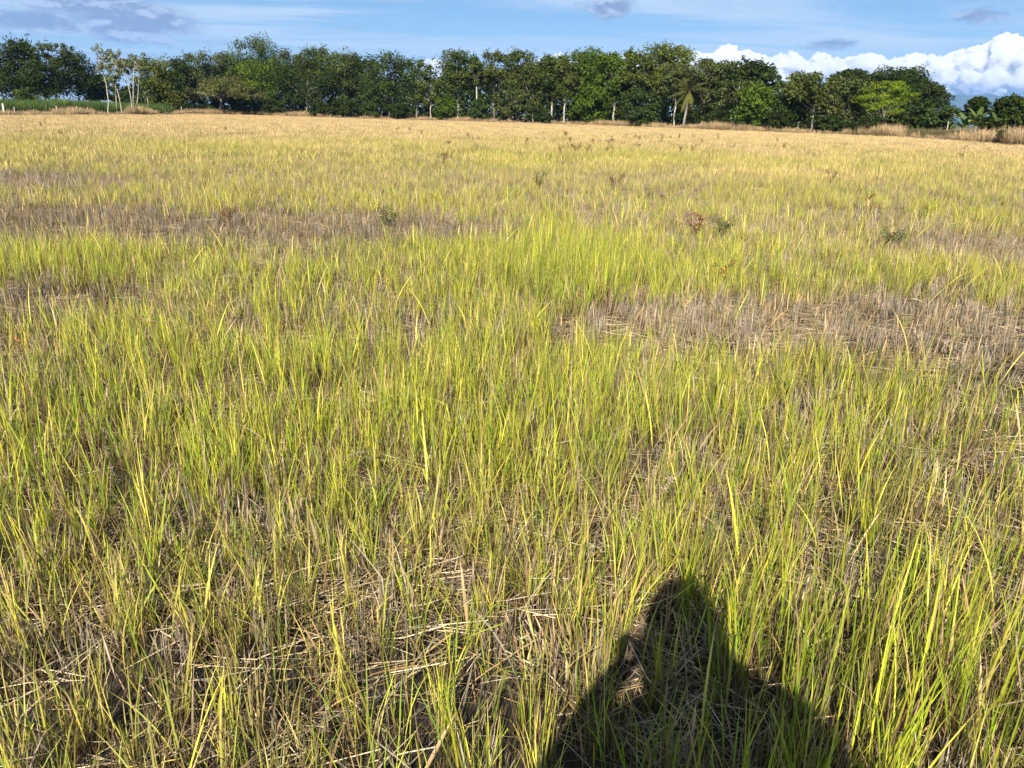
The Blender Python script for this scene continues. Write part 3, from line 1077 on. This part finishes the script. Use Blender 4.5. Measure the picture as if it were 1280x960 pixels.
def const_colors(r, n, base, var=.2, hue=.045):
    c = np.asarray(base)[None, :] * r.normal(1, var, (n, 1)).clip(.45, 1.7)
    c = c * (1 + r.normal(0, hue, (n, 3)))
    c = c.clip(.01, .8)

    def f(t, k):
        return c * (0.55 + .55 * t)
    return f


PROTO = {}


def proto_collection(key, objs):
    c = bpy.data.collections.new(key)
    for o in objs:
        c.objects.link(o)
    PROTO[key] = c
    return c


def protos():
    r = np.random.default_rng(21)
    # rice regrowth tufts
    L = []
    for k in range(16):
        g = Geo(); n = 9 + k % 5
        gr = 1.0 if k < 4 else .68 if k < 8 else .35
        blades(g, r, n, .026, (.09, .29), (.0018, .0043), .14, .6, rice_colors(r, n, gr), 7, .35, 0, .06)
        n = 7
        blades(g, r, n, .045, (.07, .20), (.0014, .0028), .16, .5, const_colors(r, n, TAN * .62 + GREYS * .25, .45), 5, .5, 0, .12)
        if k == 11:          # a nodding seed head
            n = 10
            s = np.array([0, 0, .34])
            path = bez((0, 0, 0), (.005, 0, .19), (.04, .012, .24), 7)
            V, F = tube(path, np.linspace(.0012, .0008, 7), 4); g.add(V, F, PALE * .6)
            for q in range(26):
                f = r.uniform(.66, 1); b = path[min(6, int(f * 6))] + (r.normal(0, .005, 3))
                e = b + np.array([.007, .003, -.004]) + r.normal(0, .002, 3)
                sd = np.array([.0, .0014, .0012])
                g.add([b, b * .5 + e * .5 + sd, e, b * .5 + e * .5 - sd], np.array([[0, 1, 2, 3]]), PALE * r.uniform(.28, .6))
        L.append(g.obj("tuft_%02d" % k, M_BLADE, link=False))
    proto_collection("rice_tufts", L)
    # stubble: cut stems, upright, with dead sheaths
    L = []
    for k in range(10):
        g = Geo()
        n = 16
        blades(g, r, n, .05, (.08, .17), (.0030, .0058), .12, .12, const_colors(r, n, GREYS * 1.1 if k % 3 else TAN * .5 + GREYS * .5, .34), 3, .8)
        n = 5
        blades(g, r, n, .07, (.06, .17), (.0015, .0032), .40, 1.6, const_colors(r, n, TAN * .8, .3), 5, .4, 0, .3)
        L.append(g.obj("stubble_%02d" % k, M_STRAW, link=False))
    proto_collection("stubble", L)
    # straw lying about
    L = []
    for k in range(8):
        g = Geo()
        n = 60
        c = r.uniform(-.20, .20, (n, 2)); th = r.random(n) * PI if k % 3 else r.normal(.6, .5, n)
        ln = r.uniform(.06, .30, n); wd = r.uniform(.0014, .0036, n)
        z = .010 + .060 * r.random(n) ** 1.5
        tilt = r.normal(0, .14, n)
        for i in range(n):
            dv = np.array([math.cos(th[i]), math.sin(th[i]), tilt[i]]) * ln[i] / 2
            ctr = np.array([c[i, 0], c[i, 1], z[i]])
            bow = np.array([-math.sin(th[i]), math.cos(th[i]), 0]) * r.normal(0, .05) * ln[i]
            pth = np.array([ctr - dv, ctr + bow, ctr + dv]); pth[:, 2] = np.maximum(pth[:, 2], .006)
            V, F = tube(pth, [wd[i] / 2, wd[i] / 2, wd[i] / 3], 4)
            cc = (PALE * 1.1 if r.random() < .45 else TAN if r.random() < .6 else GREYS) * r.uniform(.3, 1.15)
            g.add(V, F, cc)
        n = 16
        blades(g, r, n, .22, (.08, .22), (.0035, .008), 1.15, .6, const_colors(r, n, TAN, .3), 4, .3, .01)
        L.append(g.obj("litter_%02d" % k, M_STRAW, link=False))
    proto_collection("straw_litter", L)
    # single long blades: bent, fallen or standing out
    L = []
    for k in range(10):
        g = Geo()
        if k < 5:
            blades(g, r, 2, .03, (.24, .38), (.0035, .0065), .25, .9, rice_colors(r, 2, .6), 10, .3, 0, .3)
        else:
            blades(g, r, 2, .05, (.18, .36), (.0024, .0045), .40, 1.6, const_colors(r, 2, PALE * .95, .15), 10, .3, 0, .6)
        L.append(g.obj("long_%02d" % k, M_BLADE, link=False))
    proto_collection("long_blades", L)
    # patches for the far part of the field
    L = []
    for k in range(8):
        g = Geo(); n = 70
        blades(g, r, n, .42, (.13, .27), (.006, .011), .13, .5, rice_colors(r, n, .45), 3, .3)
        n = 40
        blades(g, r, n, .42, (.10, .24), (.005, .010), .2, .7, const_colors(r, n, TAN, .25), 3, .3)
        L.append(g.obj("patch_%02d" % k, M_BLADE, link=False))
    proto_collection("far_patches", L)
    # tall dry grass of the bank
    L = []
    for k in range(6):
        g = Geo(); n = 60
        blades(g, r, n, .35, (.35, .85), (.010, .022), .2, .9, const_colors(r, n, TAN * .7 + PALE * .3, .22), 4, .3)
        L.append(g.obj("bank_%02d" % k, M_DRY, link=False))
    proto_collection("bank_grass", L)
    # green crop
    L = []
    for k in range(4):
        g = Geo(); n = 60
        blades(g, r, n, .6, (1.0, 1.7), (.03, .05), .12, .9, const_colors(r, n, (0.075, 0.125, 0.028), .25), 4, .3)
        L.append(g.obj("crop_%02d" % k, M_DRY, link=False))
    proto_collection("green_crop", L)


protos()


def scatter(name, key, P, rot, scl, idx, dry, rnd, label, cat):
    n = len(P)
    me = bpy.data.meshes.new(name)
    me.vertices.add(n)
    me.vertices.foreach_set("co", np.asarray(P, np.float32).ravel())
    for nm, typ, arr, fld in (("rot", 'FLOAT_VECTOR', rot, "vector"), ("scl", 'FLOAT_VECTOR', scl, "vector"), ("idx", 'INT', idx, "value"),
                              ("dry", 'FLOAT', dry, "value"), ("rnd", 'FLOAT', rnd, "value")):
        a = me.attributes.new(nm, typ, 'POINT')
        a.data.foreach_set(fld, np.asarray(arr, np.int32 if typ == 'INT' else np.float32).ravel())
    o = bpy.data.objects.new(name, me)
    COL.objects.link(o)
    ng = bpy.data.node_groups.new(name + "_scatter", 'GeometryNodeTree')
    ng.interface.new_socket("Geometry", in_out='INPUT', socket_type='NodeSocketGeometry')
    ng.interface.new_socket("Geometry", in_out='OUTPUT', socket_type='NodeSocketGeometry')
    N, K = ng.nodes, ng.links
    gi, go = N.new('NodeGroupInput'), N.new('NodeGroupOutput')
    ci = N.new('GeometryNodeCollectionInfo')
    ci.inputs['Collection'].default_value = PROTO[key]
    ci.inputs['Separate Children'].default_value = True
    ci.inputs['Reset Children'].default_value = True
    ip = N.new('GeometryNodeInstanceOnPoints')
    ip.inputs['Pick Instance'].default_value = True

    def attr(nm, typ):
        a = N.new('GeometryNodeInputNamedAttribute'); a.data_type = typ
        a.inputs['Name'].default_value = nm
        return a.outputs['Attribute']
    e2r = N.new('FunctionNodeEulerToRotation')
    K.new(attr("rot", 'FLOAT_VECTOR'), e2r.inputs[0])
    K.new(gi.outputs[0], ip.inputs['Points'])
    K.new(ci.outputs[0], ip.inputs['Instance'])
    K.new(attr("idx", 'INT'), ip.inputs['Instance Index'])
    K.new(e2r.outputs[0], ip.inputs['Rotation'])
    K.new(attr("scl", 'FLOAT_VECTOR'), ip.inputs['Scale'])
    K.new(ip.outputs[0], go.inputs[0])
    md = o.modifiers.new("scatter", 'NODES')
    md.node_group = ng
    tag(o, label, cat, kind="stuff")
    return o


# where the field is bare, lush or dry (places on the ground)
def poly_world(top, bottom):
    """outline of a bare strip: back edge seen over stubble 0.2 m high, front edge over blades 0.45 m high"""
    return np.array([ground(x, y, .12)[:] for x, y in top] + [ground(x, y, .21)[:] for x, y in bottom])


def inside(poly, x, y):
    c = np.zeros(x.shape, bool)
    n = len(poly)
    for i in range(n):
        x0, y0 = poly[i]; x1, y1 = poly[(i + 1) % n]
        k = ((y0 > y) != (y1 > y)) & (x < (x1 - x0) * (y - y0) / (y1 - y0 + 1e-12) + x0)
        c ^= k
    return c


BARE = [
    poly_world([(-260, 250), (0, 254), (130, 254), (240, 264), (450, 267), (560, 272), (650, 280)], [(650, 286), (560, 291), (450, 295), (300, 296), (150, 295), (0, 287), (-260, 282)]),
    poly_world([(680, 396), (750, 374), (860, 370), (950, 366), (1100, 364), (1200, 374), (1300, 382), (1500, 395)], [(1500, 445), (1300, 430), (1150, 418), (1000, 420), (850, 414), (680, 404)]),
    poly_world([(-160, 342), (0, 344), (100, 345), (175, 354)], [(175, 364), (80, 374), (0, 376), (-160, 376)]),
    poly_world([(1085, 286), (1180, 288), (1300, 300), (1450, 312)], [(1450, 330), (1300, 318), (1180, 302), (1085, 297)]),
    poly_world([(-50, 213), (60, 214), (150, 219)], [(150, 226), (60, 224), (-50, 222)]),
]
N_A, N_B, N_C, N_D, N_W = fbm(101, 1.1, 3), fbm(202, .45, 2), fbm(303, 4.5, 3), fbm(404, 1.8, 3), fbm(505, .7, 2)


def bare_mask(x, y):
    d = np.hypot(x, y)
    wx = x + (N_W(x, y) - .5) * .8 * np.clip(d / 6, .3, 1.6)
    wy = y + (N_W(y + 50, x) - .5) * .6 * np.clip(d / 6, .3, 1.6)
    m = np.zeros(x.shape)
    for p in BARE:
        m = np.maximum(m, inside(p, wx, wy).astype(float))
    return m


LUSH = [(ground(705, 335, .15), .62, 1.2, 1.6), (ground(1150, 900, .1), .55, .5, .9), (ground(60, 318, .2), .8, .6, .6), (ground(320, 330, .2), 1.0, .7, .3),
        (ground(1000, 320, .2), 1.4, .8, .3), (ground(560, 480, .2), 1.2, .6, .45), (ground(190, 500, .2), .9, .6, .5), (ground(1200, 470, .2), 1.0, .5, .3)]


def lush(x, y):
    m = np.zeros(x.shape)
    for c, rx, ry, a in LUSH:
        m = np.maximum(m, a * np.exp(-((x - c.x) / rx) ** 2 - ((y - c.y) / ry) ** 2))
    return m


def wedge(d0, d1, dens, r, margin=1.4):
    """random points on the ground in the sector the camera sees, and a step beyond"""
    half = math.radians(40)
    n = int(dens * half * (d1 * d1 - d0 * d0))
    a = r.uniform(-half, half, n)
    d = np.sqrt(r.uniform(d0 * d0, d1 * d1, n))
    x, y = np.sin(a) * d, np.cos(a) * d
    side = np.where(r.random(n) < .5, 1, -1) * r.random(n) * margin
    return x + side, y - r.random(n) * .2


def pack(r, x, y, keep, nvar, s_lo, s_hi, zs=None, lean=.06):
    x, y = x[keep], y[keep]
    n = len(x)
    P = np.stack([x, y, np.zeros(n)], 1)
    rot = np.stack([r.normal(0, lean, n), r.normal(0, lean, n), r.random(n) * 2 * PI], 1)
    s = r.uniform(s_lo, s_hi, n)
    sc = np.stack([s, s, s if zs is None else s * zs[keep]], 1)
    return P, rot, sc, r.integers(0, nvar, n), r.random(n)


def in_field(x, y, margin=.3):
    return np.hypot(x, y) < edge_d(np.arctan2(x, y)) - margin


def joinpack(parts):
    return [np.concatenate(q) for q in zip(*parts)]


def build_field():
    r = np.random.default_rng(99)

    def dryness(x, y):
        d = np.hypot(x, y)
        t = np.interp(d, [0, 3, 8, 14, 22, 32, 48, 100], [.04, .08, .20, .30, .44, .66, .88, .96])
        n = (N_C(x, y) - .5) * .9 + (N_A(x, y) - .5) * .7
        return np.clip(t + n * np.interp(d, [0, 30, 60], [.75, .6, .25]) - lush(x, y) * .6, 0, 1)

    # rice tufts, near to middle
    parts = []
    for d0, d1, dens, s0, s1 in ((.55, 3.2, 400, .72, 1.2), (3.2, 9, 235, .70, 1.15), (9, 20, 115, .80, 1.15), (20, 34, 55, 1.1, 1.4)):
        x, y = wedge(d0, d1, dens, r)
        b = bare_mask(x, y)
        q = np.clip((N_A(x, y) * .55 + N_B(x, y) * .45 - .30) * 3.0, .14, 1) + lush(x, y) * .7
        q = np.where(y < 3.0, np.maximum(q, .50), q) * np.where(b > 0, .035, 1)
        keep = (r.random(len(x)) < q) & in_field(x, y)
        zs = .70 + .42 * N_D(x, y) + .36 * lush(x, y) - .16 * b
        P, rot, sc, idx, rnd = pack(r, x, y, keep, 16, s0, s1, zs)
        dr = dryness(P[:, 0], P[:, 1])
        idx = np.where(r.random(len(idx)) < dr, 8 + idx % 8, np.where(r.random(len(idx)) < lush(P[:, 0], P[:, 1]), idx % 4, 4 + idx % 4))
        parts.append((P, rot, sc, idx, np.clip(dr * .9 + r.normal(0, .14, len(P)), 0, 1), rnd))
    P, rot, sc, idx, dry, rnd = joinpack(parts)
    scatter("rice_regrowth", "rice_tufts", P, rot, sc, idx, dry, rnd, "yellow green rice blades regrowing all over the field", "rice")
    # stubble under and between, dense in the bare strips
    parts = []
    for d0, d1, dens in ((.55, 4, 120), (4, 12, 105), (12, 22, 60)):
        x, y = wedge(d0, d1, dens, r)
        b = bare_mask(x, y)
        q = .30 + .40 * N_A(y, x) + .16 * b
        keep = (r.random(len(x)) < q) & in_field(x, y)
        zs = .70 + .40 * N_B(x, y) + .15 * b
        P, rot, sc, idx, rnd = pack(r, x, y, keep, 10, .8, 1.2, zs, .1)
        wet = inside(BARE[0], P[:, 0], P[:, 1]) | inside(BARE[2], P[:, 0], P[:, 1])
        parts.append((P, rot, sc, idx, np.full(len(P), .12), np.where(wet, rnd * .2, rnd * .8)))
    P, rot, sc, idx, dry, rnd = joinpack(parts)
    scatter("stubble", "stubble", P, rot, sc, idx, dry, rnd, "grey brown cut rice stubble standing between the blades", "stubble")
    # straw on the ground
    parts = []
    for d0, d1, dens in ((.5, 4, 30), (4, 12, 20), (12, 20, 10)):
        x, y = wedge(d0, d1, dens, r)
        b = bare_mask(x, y)
        keep = (r.random(len(x)) < .45 + .6 * N_A(x + 30, y) + .5 * b) & in_field(x, y)
        P, rot, sc, idx, rnd = pack(r, x, y, keep, 8, .8, 1.15, None, .05)
        parts.append((P, rot, sc, idx, np.full(len(P), .10), rnd))
    P, rot, sc, idx, dry, rnd = joinpack(parts)
    scatter("straw_litter", "straw_litter", P, rot, sc, idx, dry, rnd, "pale straw lying on the dark soil", "straw")
    # long single blades
    x, y = wedge(.7, 12, 40, r)
    keep = r.random(len(x)) < .75 * (1 - .8 * bare_mask(x, y))
    P, rot, sc, idx, rnd = pack(r, x, y, keep, 10, .8, 1.15)
    scatter("long_rice_blades", "long_blades", P, rot, sc, idx, np.clip(r.normal(.1, .12, len(P)), 0, 1), rnd, "long stray rice blades, some bent and bleached", "rice")
    # far field
    parts = []
    for d0, d1, dens in ((18, 40, 5.5), (40, 75, 4.2), (75, 170, 3.0)):
        x, y = wedge(d0, d1, dens, r, 2.0)
        q = np.clip((d0 > 20) + N_A(x, y) * .9, 0, 1)
        keep = in_field(x, y) & (r.random(len(x)) < q) & (bare_mask(x, y) < .5)
        zs = .70 + .4 * N_D(x, y)
        P, rot, sc, idx, rnd = pack(r, x, y, keep, 8, .85, 1.25, zs, .05)
        dr = dryness(P[:, 0], P[:, 1])
        parts.append((P, rot, sc, idx, np.clip(dr + r.normal(0, .10, len(P)), 0, 1), rnd))
    P, rot, sc, idx, dry, rnd = joinpack(parts)
    scatter("far_rice", "far_patches", P, rot, sc, idx, dry, rnd, "golden ripe rice covering the far part of the field", "rice")
    # dry grass on the bank
    az = r.uniform(EDGE_AZ[0], EDGE_AZ[-1], 5200)
    off = r.uniform(.2, 3.4, len(az))
    d = edge_d(az) + off
    x, y = np.sin(az) * d, np.cos(az) * d
    thin = fbm(700, 5.0, 2)(x, y)
    keep = r.random(len(az)) < np.clip((thin - .25) * 2.6, .15, 1)
    right = np.interp(az, [0, .35, .48, .7], [.8, .8, 1.15, 1.1])
    P, rot, sc, idx, rnd = pack(r, x, y, keep, 6, .45, 1.2, right * (.15 + 1.5 * thin ** 1.4 + .25 * r.random(len(x))))
    P[:, 2] = .16
    scatter("dry_bank_grass", "bank_grass", P, rot, sc, idx, np.clip(r.normal(.25, .2, len(P)), 0, 1), rnd, "tufts of dry tan grass on the bank at the far edge of the field", "grass")
    # green crop beyond the left part of the bank
    v0, v1 = ray(-260, 130), ray(262, 130)
    az = r.uniform(math.atan2(v0.x, v0.y), math.atan2(v1.x, v1.y), 3600)
    d = edge_d(az) + r.uniform(5.0, 28, len(az))
    x, y = np.sin(az) * d, np.cos(az) * d
    P, rot, sc, idx, rnd = pack(r, x, y, np.ones(len(x), bool), 4, .7, 1.05, .7 + .5 * N_C(x, y))
    scatter("green_crop", "green_crop", P, rot, sc, idx, np.zeros(len(P)), rnd, "strip of tall green crop behind the bank on the left", "crop")
    # yellow green reeds at the foot of the umbrella tree, right
    v0, v1 = ray(1130, 150), ray(1215, 150)
    az = r.uniform(math.atan2(v0.x, v0.y), math.atan2(v1.x, v1.y), 420)
    d = edge_d(az) + r.uniform(2.5, 9, len(az))
    x, y = np.sin(az) * d, np.cos(az) * d
    P, rot, sc, idx, rnd = pack(r, x, y, np.ones(len(x), bool), 4, .28, .62)
    scatter("reeds", "green_crop", P, rot, sc, idx, r.uniform(.5, 1, len(P)), rnd, "yellow green reeds behind the bank below the umbrella tree", "reeds")


build_field()


# ------------------------------------------------------------------ weeds standing out of the rice
def weed(px, py, h, kind, seed, label, group="weeds standing in the rice"):
    r = np.random.default_rng(seed)
    q = ground(px, py, 0.12)
    root = empty("weed", (q.x, q.y, 0))
    stem, leaves = Geo(), Geo()
    cols = {'green': (0.085, 0.125, 0.04), 'brown': (0.16, 0.085, 0.04), 'red': (0.20, 0.065, 0.04), 'orange': (0.45, 0.16, 0.09), 'rust': (0.26, 0.15, 0.05)}
    lc = np.array(cols[kind]); sc = np.array((0.12, 0.08, 0.045))
    ns = 1 if kind in ('rust', 'orange') else 3
    for s in range(ns):
        tip = np.array([r.normal(0, .07), r.normal(0, .07), h * r.uniform(.75, 1)])
        path = bez((r.normal(0, .02), r.normal(0, .02), 0), (tip[0] * .2, tip[1] * .2, h * .55), tip, 8)
        V, F = tube(path, np.linspace(.006, .002, 8), 5); stem.add(V, F, sc)
        pts = []
        for b in range(8 if kind != 'orange' else 2):
            f = r.uniform(.3, .98)
            o = np.array([np.interp(f * 7, np.arange(8), path[:, j]) for j in range(3)])
            a = r.random() * 2 * PI
            e = o + np.array([math.cos(a) * .08, math.sin(a) * .08, .06]) * r.uniform(.5, 1.2)
            V, F = tube(bez(o, (o + e) / 2 + np.array([0, 0, .02]), e, 4), np.linspace(.003, .001, 4), 4); stem.add(V, F, sc)
            pts += [o * .5 + e * .5, e]
        if kind != 'orange':
            n_l = {'green': 9, 'brown': 5, 'red': 5, 'rust': 4}[kind]
            leaf_cloud(leaves, pts, np.full(len(pts), .04), n_l, .020 if kind != 'rust' else .026, lc, r, 1, .3, .25, .42)
        else:
            leaf_cloud(leaves, [path[-1], path[-2], path[-1] + np.array([-.03, 0, -.06])], [.015, .012, .015], [3, 2, 3], .026, lc, r, 1.3, .0, .2, .35)
    stem.obj("stem", M_WEED, root)
    leaves.obj("leaves", M_WEED, root)
    tag(root, label, "weed", group)


weed(905, 292, 0.30, 'green', 1, "bushy dark green weed standing out of the rice in the right half")
weed(874, 290, 0.30, 'red', 2, "weed with dark red leaves just left of the bushy green weed")
weed(886, 346, 0.28, 'rust', 3, "rusty weed with hanging seed pods in front of the red leaved weed")
weed(484, 276, 0.24, 'green', 4, "small dark green weed at the back edge of the long stubble strip")
weed(673, 234, 0.38, 'green', 5, "grey green branching weed in the middle distance right of centre")
weed(-6, 440, 0.22, 'orange', 6, "weed with salmon orange leaf tips at the left border")
weed(555, 205, 0.36, 'brown', 7, "thin brown weed in the middle distance left of the grey green weed")
weed(1162, 268, 0.34, 'rust', 8, "tall rusty weed in the middle distance toward the right border")
weed(1090, 262, 0.32, 'rust', 9, "thin rusty weed left of the tall rusty one")
weed(768, 232, 0.34, 'brown', 10, "small brown weed right of the grey green branching weed")
weed(1110, 300, 0.20, 'green', 11, "low dark weed at the thin stubble patch right of centre")
weed(285, 278, 0.29, 'brown', 12, "dark brown withered weed behind the stubble strip, left of the green one")
weed(1040, 226, 0.34, 'brown', 14, "thin dark weed among the yellow rice right of centre")
rr = random.Random(4)
for i in range(46):
    px = rr.choice([rr.uniform(640, 930), rr.uniform(640, 1260), rr.uniform(30, 640)])
    py = 143 + (px - 640) * .0244 + rr.uniform(24, 46)
    weed(px, py, rr.uniform(.32, .46), 'brown', 50 + i, "small brown dried weed poking out of the far golden rice", "small brown weeds in the far golden rice")


# ------------------------------------------------------------------ the photographer, standing behind the phone
def skin_mesh(name, joints, edges, mat, parent, root_i=0, sub=2):
    me = bpy.data.meshes.new(name)
    me.from_pydata([j[0] for j in joints], edges, [])
    o = bpy.data.objects.new(name, me)
    COL.objects.link(o)
    o.parent = parent
    o.modifiers.new("skin", 'SKIN')
    for i, j in enumerate(joints):
        rad = j[1]
        me.skin_vertices[0].data[i].radius = rad if isinstance(rad, tuple) else (rad, rad)
        me.skin_vertices[0].data[i].use_root = (i == root_i)
    s = o.modifiers.new("sub", 'SUBSURF')
    s.levels = sub; s.render_levels = sub
    me.materials.append(mat)
    for p in me.polygons:
        p.use_smooth = True
    return o


def build_photographer():
    bx, by = 0.09, -0.43
    root = empty("person", (bx, by, 0))
    M_SKIN = plain("skin", (.42, .26, .18), .5, 30, .08)
    M_SHIRT = plain("shirt_cloth", (.16, .20, .28), .85, 60, .15)
    M_TROUSER = plain("trouser_cloth", (.07, .08, .11), .85, 60, .15)
    M_HAIR = plain("hair", (.02, .016, .012), .5, 80, .3)
    M_SHOE = plain("boot", (.05, .035, .025), .6, 20, .2)

    def L(x, y, z):
        return (x - bx, y - by, z)
    hx, hy = 0.025, -0.37
    J = [(L(bx, by, .95), (.145, .11)), (L(bx, by, 1.12), (.135, .10)), (L(bx, by, 1.31), (.155, .11)), (L(bx, by + .01, 1.43), (.125, .085)),   # 0..3
         (L(bx - .02, by + .03, 1.50), .075), (L(hx + .005, hy - .01, 1.56), .072), (L(hx, hy, 1.635), (.078, .092)), (L(hx, hy - .01, 1.70), (.066, .076)),  # 4..7
         (L(hx, hy + .09, 1.60), .014),                                                   # 8 nose
         (L(hx - .083, hy - .01, 1.61), .014), (L(hx + .083, hy - .01, 1.61), .014),      # ears
         (L(bx - .153, by + .01, 1.355), .060), (L(-.222, -.33, 1.16), .047), (L(-.085, -.12, 1.236), .033),       # left shoulder, elbow, wrist
         (L(bx + .175, by + .01, 1.395), .062), (L(.345, -.35, 1.14), .045), (L(.155, -.12, 1.215), .033),         # right
         (L(bx - .10, by, .88), .088), (L(bx - .11, by + .03, .50), .062), (L(bx - .12, by, .09), .042), (L(bx - .13, by + .15, .045), .038),
         (L(bx + .10, by, .88), .088), (L(bx + .12, by + .02, .50), .062), (L(bx + .13, by - .02, .09), .042), (L(bx + .15, by + .13, .045), .038)]
    E = [(0, 1), (1, 2), (2, 3), (3, 4), (4, 5), (5, 6), (6, 7), (6, 8), (6, 9), (6, 10), (3, 11), (11, 12), (12, 13), (3, 14), (14, 15), (15, 16),
         (0, 17), (17, 18), (18, 19), (19, 20), (0, 21), (21, 22), (22, 23), (23, 24)]
    # hands: palm and five fingers closed on the ends of the phone
    for s, wi, (cx, cy, cz) in ((-1, 13, (-.026, -.055, 1.260)), (1, 16, (.122, -.055, 1.262))):
        pi_ = len(J)
        J.append((L(cx + s * .012, cy, cz - .028), (.020, .026))); E.append((wi, pi_))
        for k, (dz, ln) in enumerate(((.030, .060), (.016, .066), (.000, .062), (-.016, .050))):
            a = len(J)
            J.append((L(cx + s * .020, cy + .028, cz + dz - .006), .0088))
            J.append((L(cx + s * .010, cy + .052, cz + dz), .0080))
            J.append((L(cx - s * (.014 if k < 2 else .008), cy + .049, cz + dz), .0070))
            E += [(pi_, a), (a, a + 1), (a + 1, a + 2)]
        a = len(J)
        J.append((L(cx - s * .008, cy + .008, cz - .018), .0105))
        J.append((L(cx - s * .022, cy + .020, cz + .012), .0090))
        E += [(pi_, a), (a, a + 1)]
    skin_mesh("body", J, E, M_SKIN, root, 0)

    def sub(idx, grow):
        return [(J[i][0], tuple(q + grow for q in (J[i][1] if isinstance(J[i][1], tuple) else (J[i][1],) * 2))) for i in idx]
    sh = sub([0, 1, 2, 3, 11, 12, 14, 15], .022)
    skin_mesh("shirt", sh, [(0, 1), (1, 2), (2, 3), (3, 4), (4, 5), (3, 6), (6, 7)], M_SHIRT, root, 0)
    tr = sub([0, 17, 18, 19, 21, 22, 23], .020)
    skin_mesh("trousers", tr, [(0, 1), (1, 2), (2, 3), (0, 4), (4, 5), (5, 6)], M_TROUSER, root, 0)
    for a, b in ((19, 20), (23, 24)):
        skin_mesh("shoe", sub([a, b], .014), [(0, 1)], M_SHOE, root, 0)
    hp = [(L(hx, hy - .02, 1.755), .03), (L(hx, hy - .02, 1.735), .062), (L(hx, hy - .025, 1.69), .082), (L(hx, hy - .03, 1.63), .092),
          (L(hx + .0, hy - .035, 1.57), .104), (L(hx + .01, hy - .045, 1.51), .112), (L(hx + .03, hy - .05, 1.46), .100)]
    V, F = tube([p for p, q in hp], [q for p, q in hp], 16)
    front = V[:, 1] > (hy - by) + .045                      # the hair leaves the face free
    F = np.array([f for f in F if not front[f].all()])
    mesh_obj("hair", V, F, M_HAIR, root, smooth=True)
    tag(root, "person standing behind the camera, arms raised to a phone, casting the shadow", "person")

    # the phone: a thin slab in landscape, lens at its upper left, just behind the camera point
    M_PHONE = plain("phone_glass", (.02, .02, .022), .15, 10, .1)
    ph = empty("phone", (0, 0, CAM_H))
    ph.rotation_euler = CAM_R.to_euler()
    def box(x0, x1, y0, y1, z0, z1):
        V = [(x, y, z) for x in (x0, x1) for y in (y0, y1) for z in (z0, z1)]
        return V, [(0, 1, 3, 2), (4, 6, 7, 5), (0, 4, 5, 1), (2, 3, 7, 6), (0, 2, 6, 4), (1, 5, 7, 3)]
    o = mesh_obj("case", *box(-.018, .129, -.056, .016, .008, .016), M_PHONE, ph)
    b = o.modifiers.new("round", 'BEVEL'); b.width = .003; b.segments = 3
    mesh_obj("lens", *box(-.006, .006, -.006, .006, .004, .008), M_PHONE, ph)
    tag(ph, "dark phone held level in both hands of the photographer", "phone")


build_photographer()
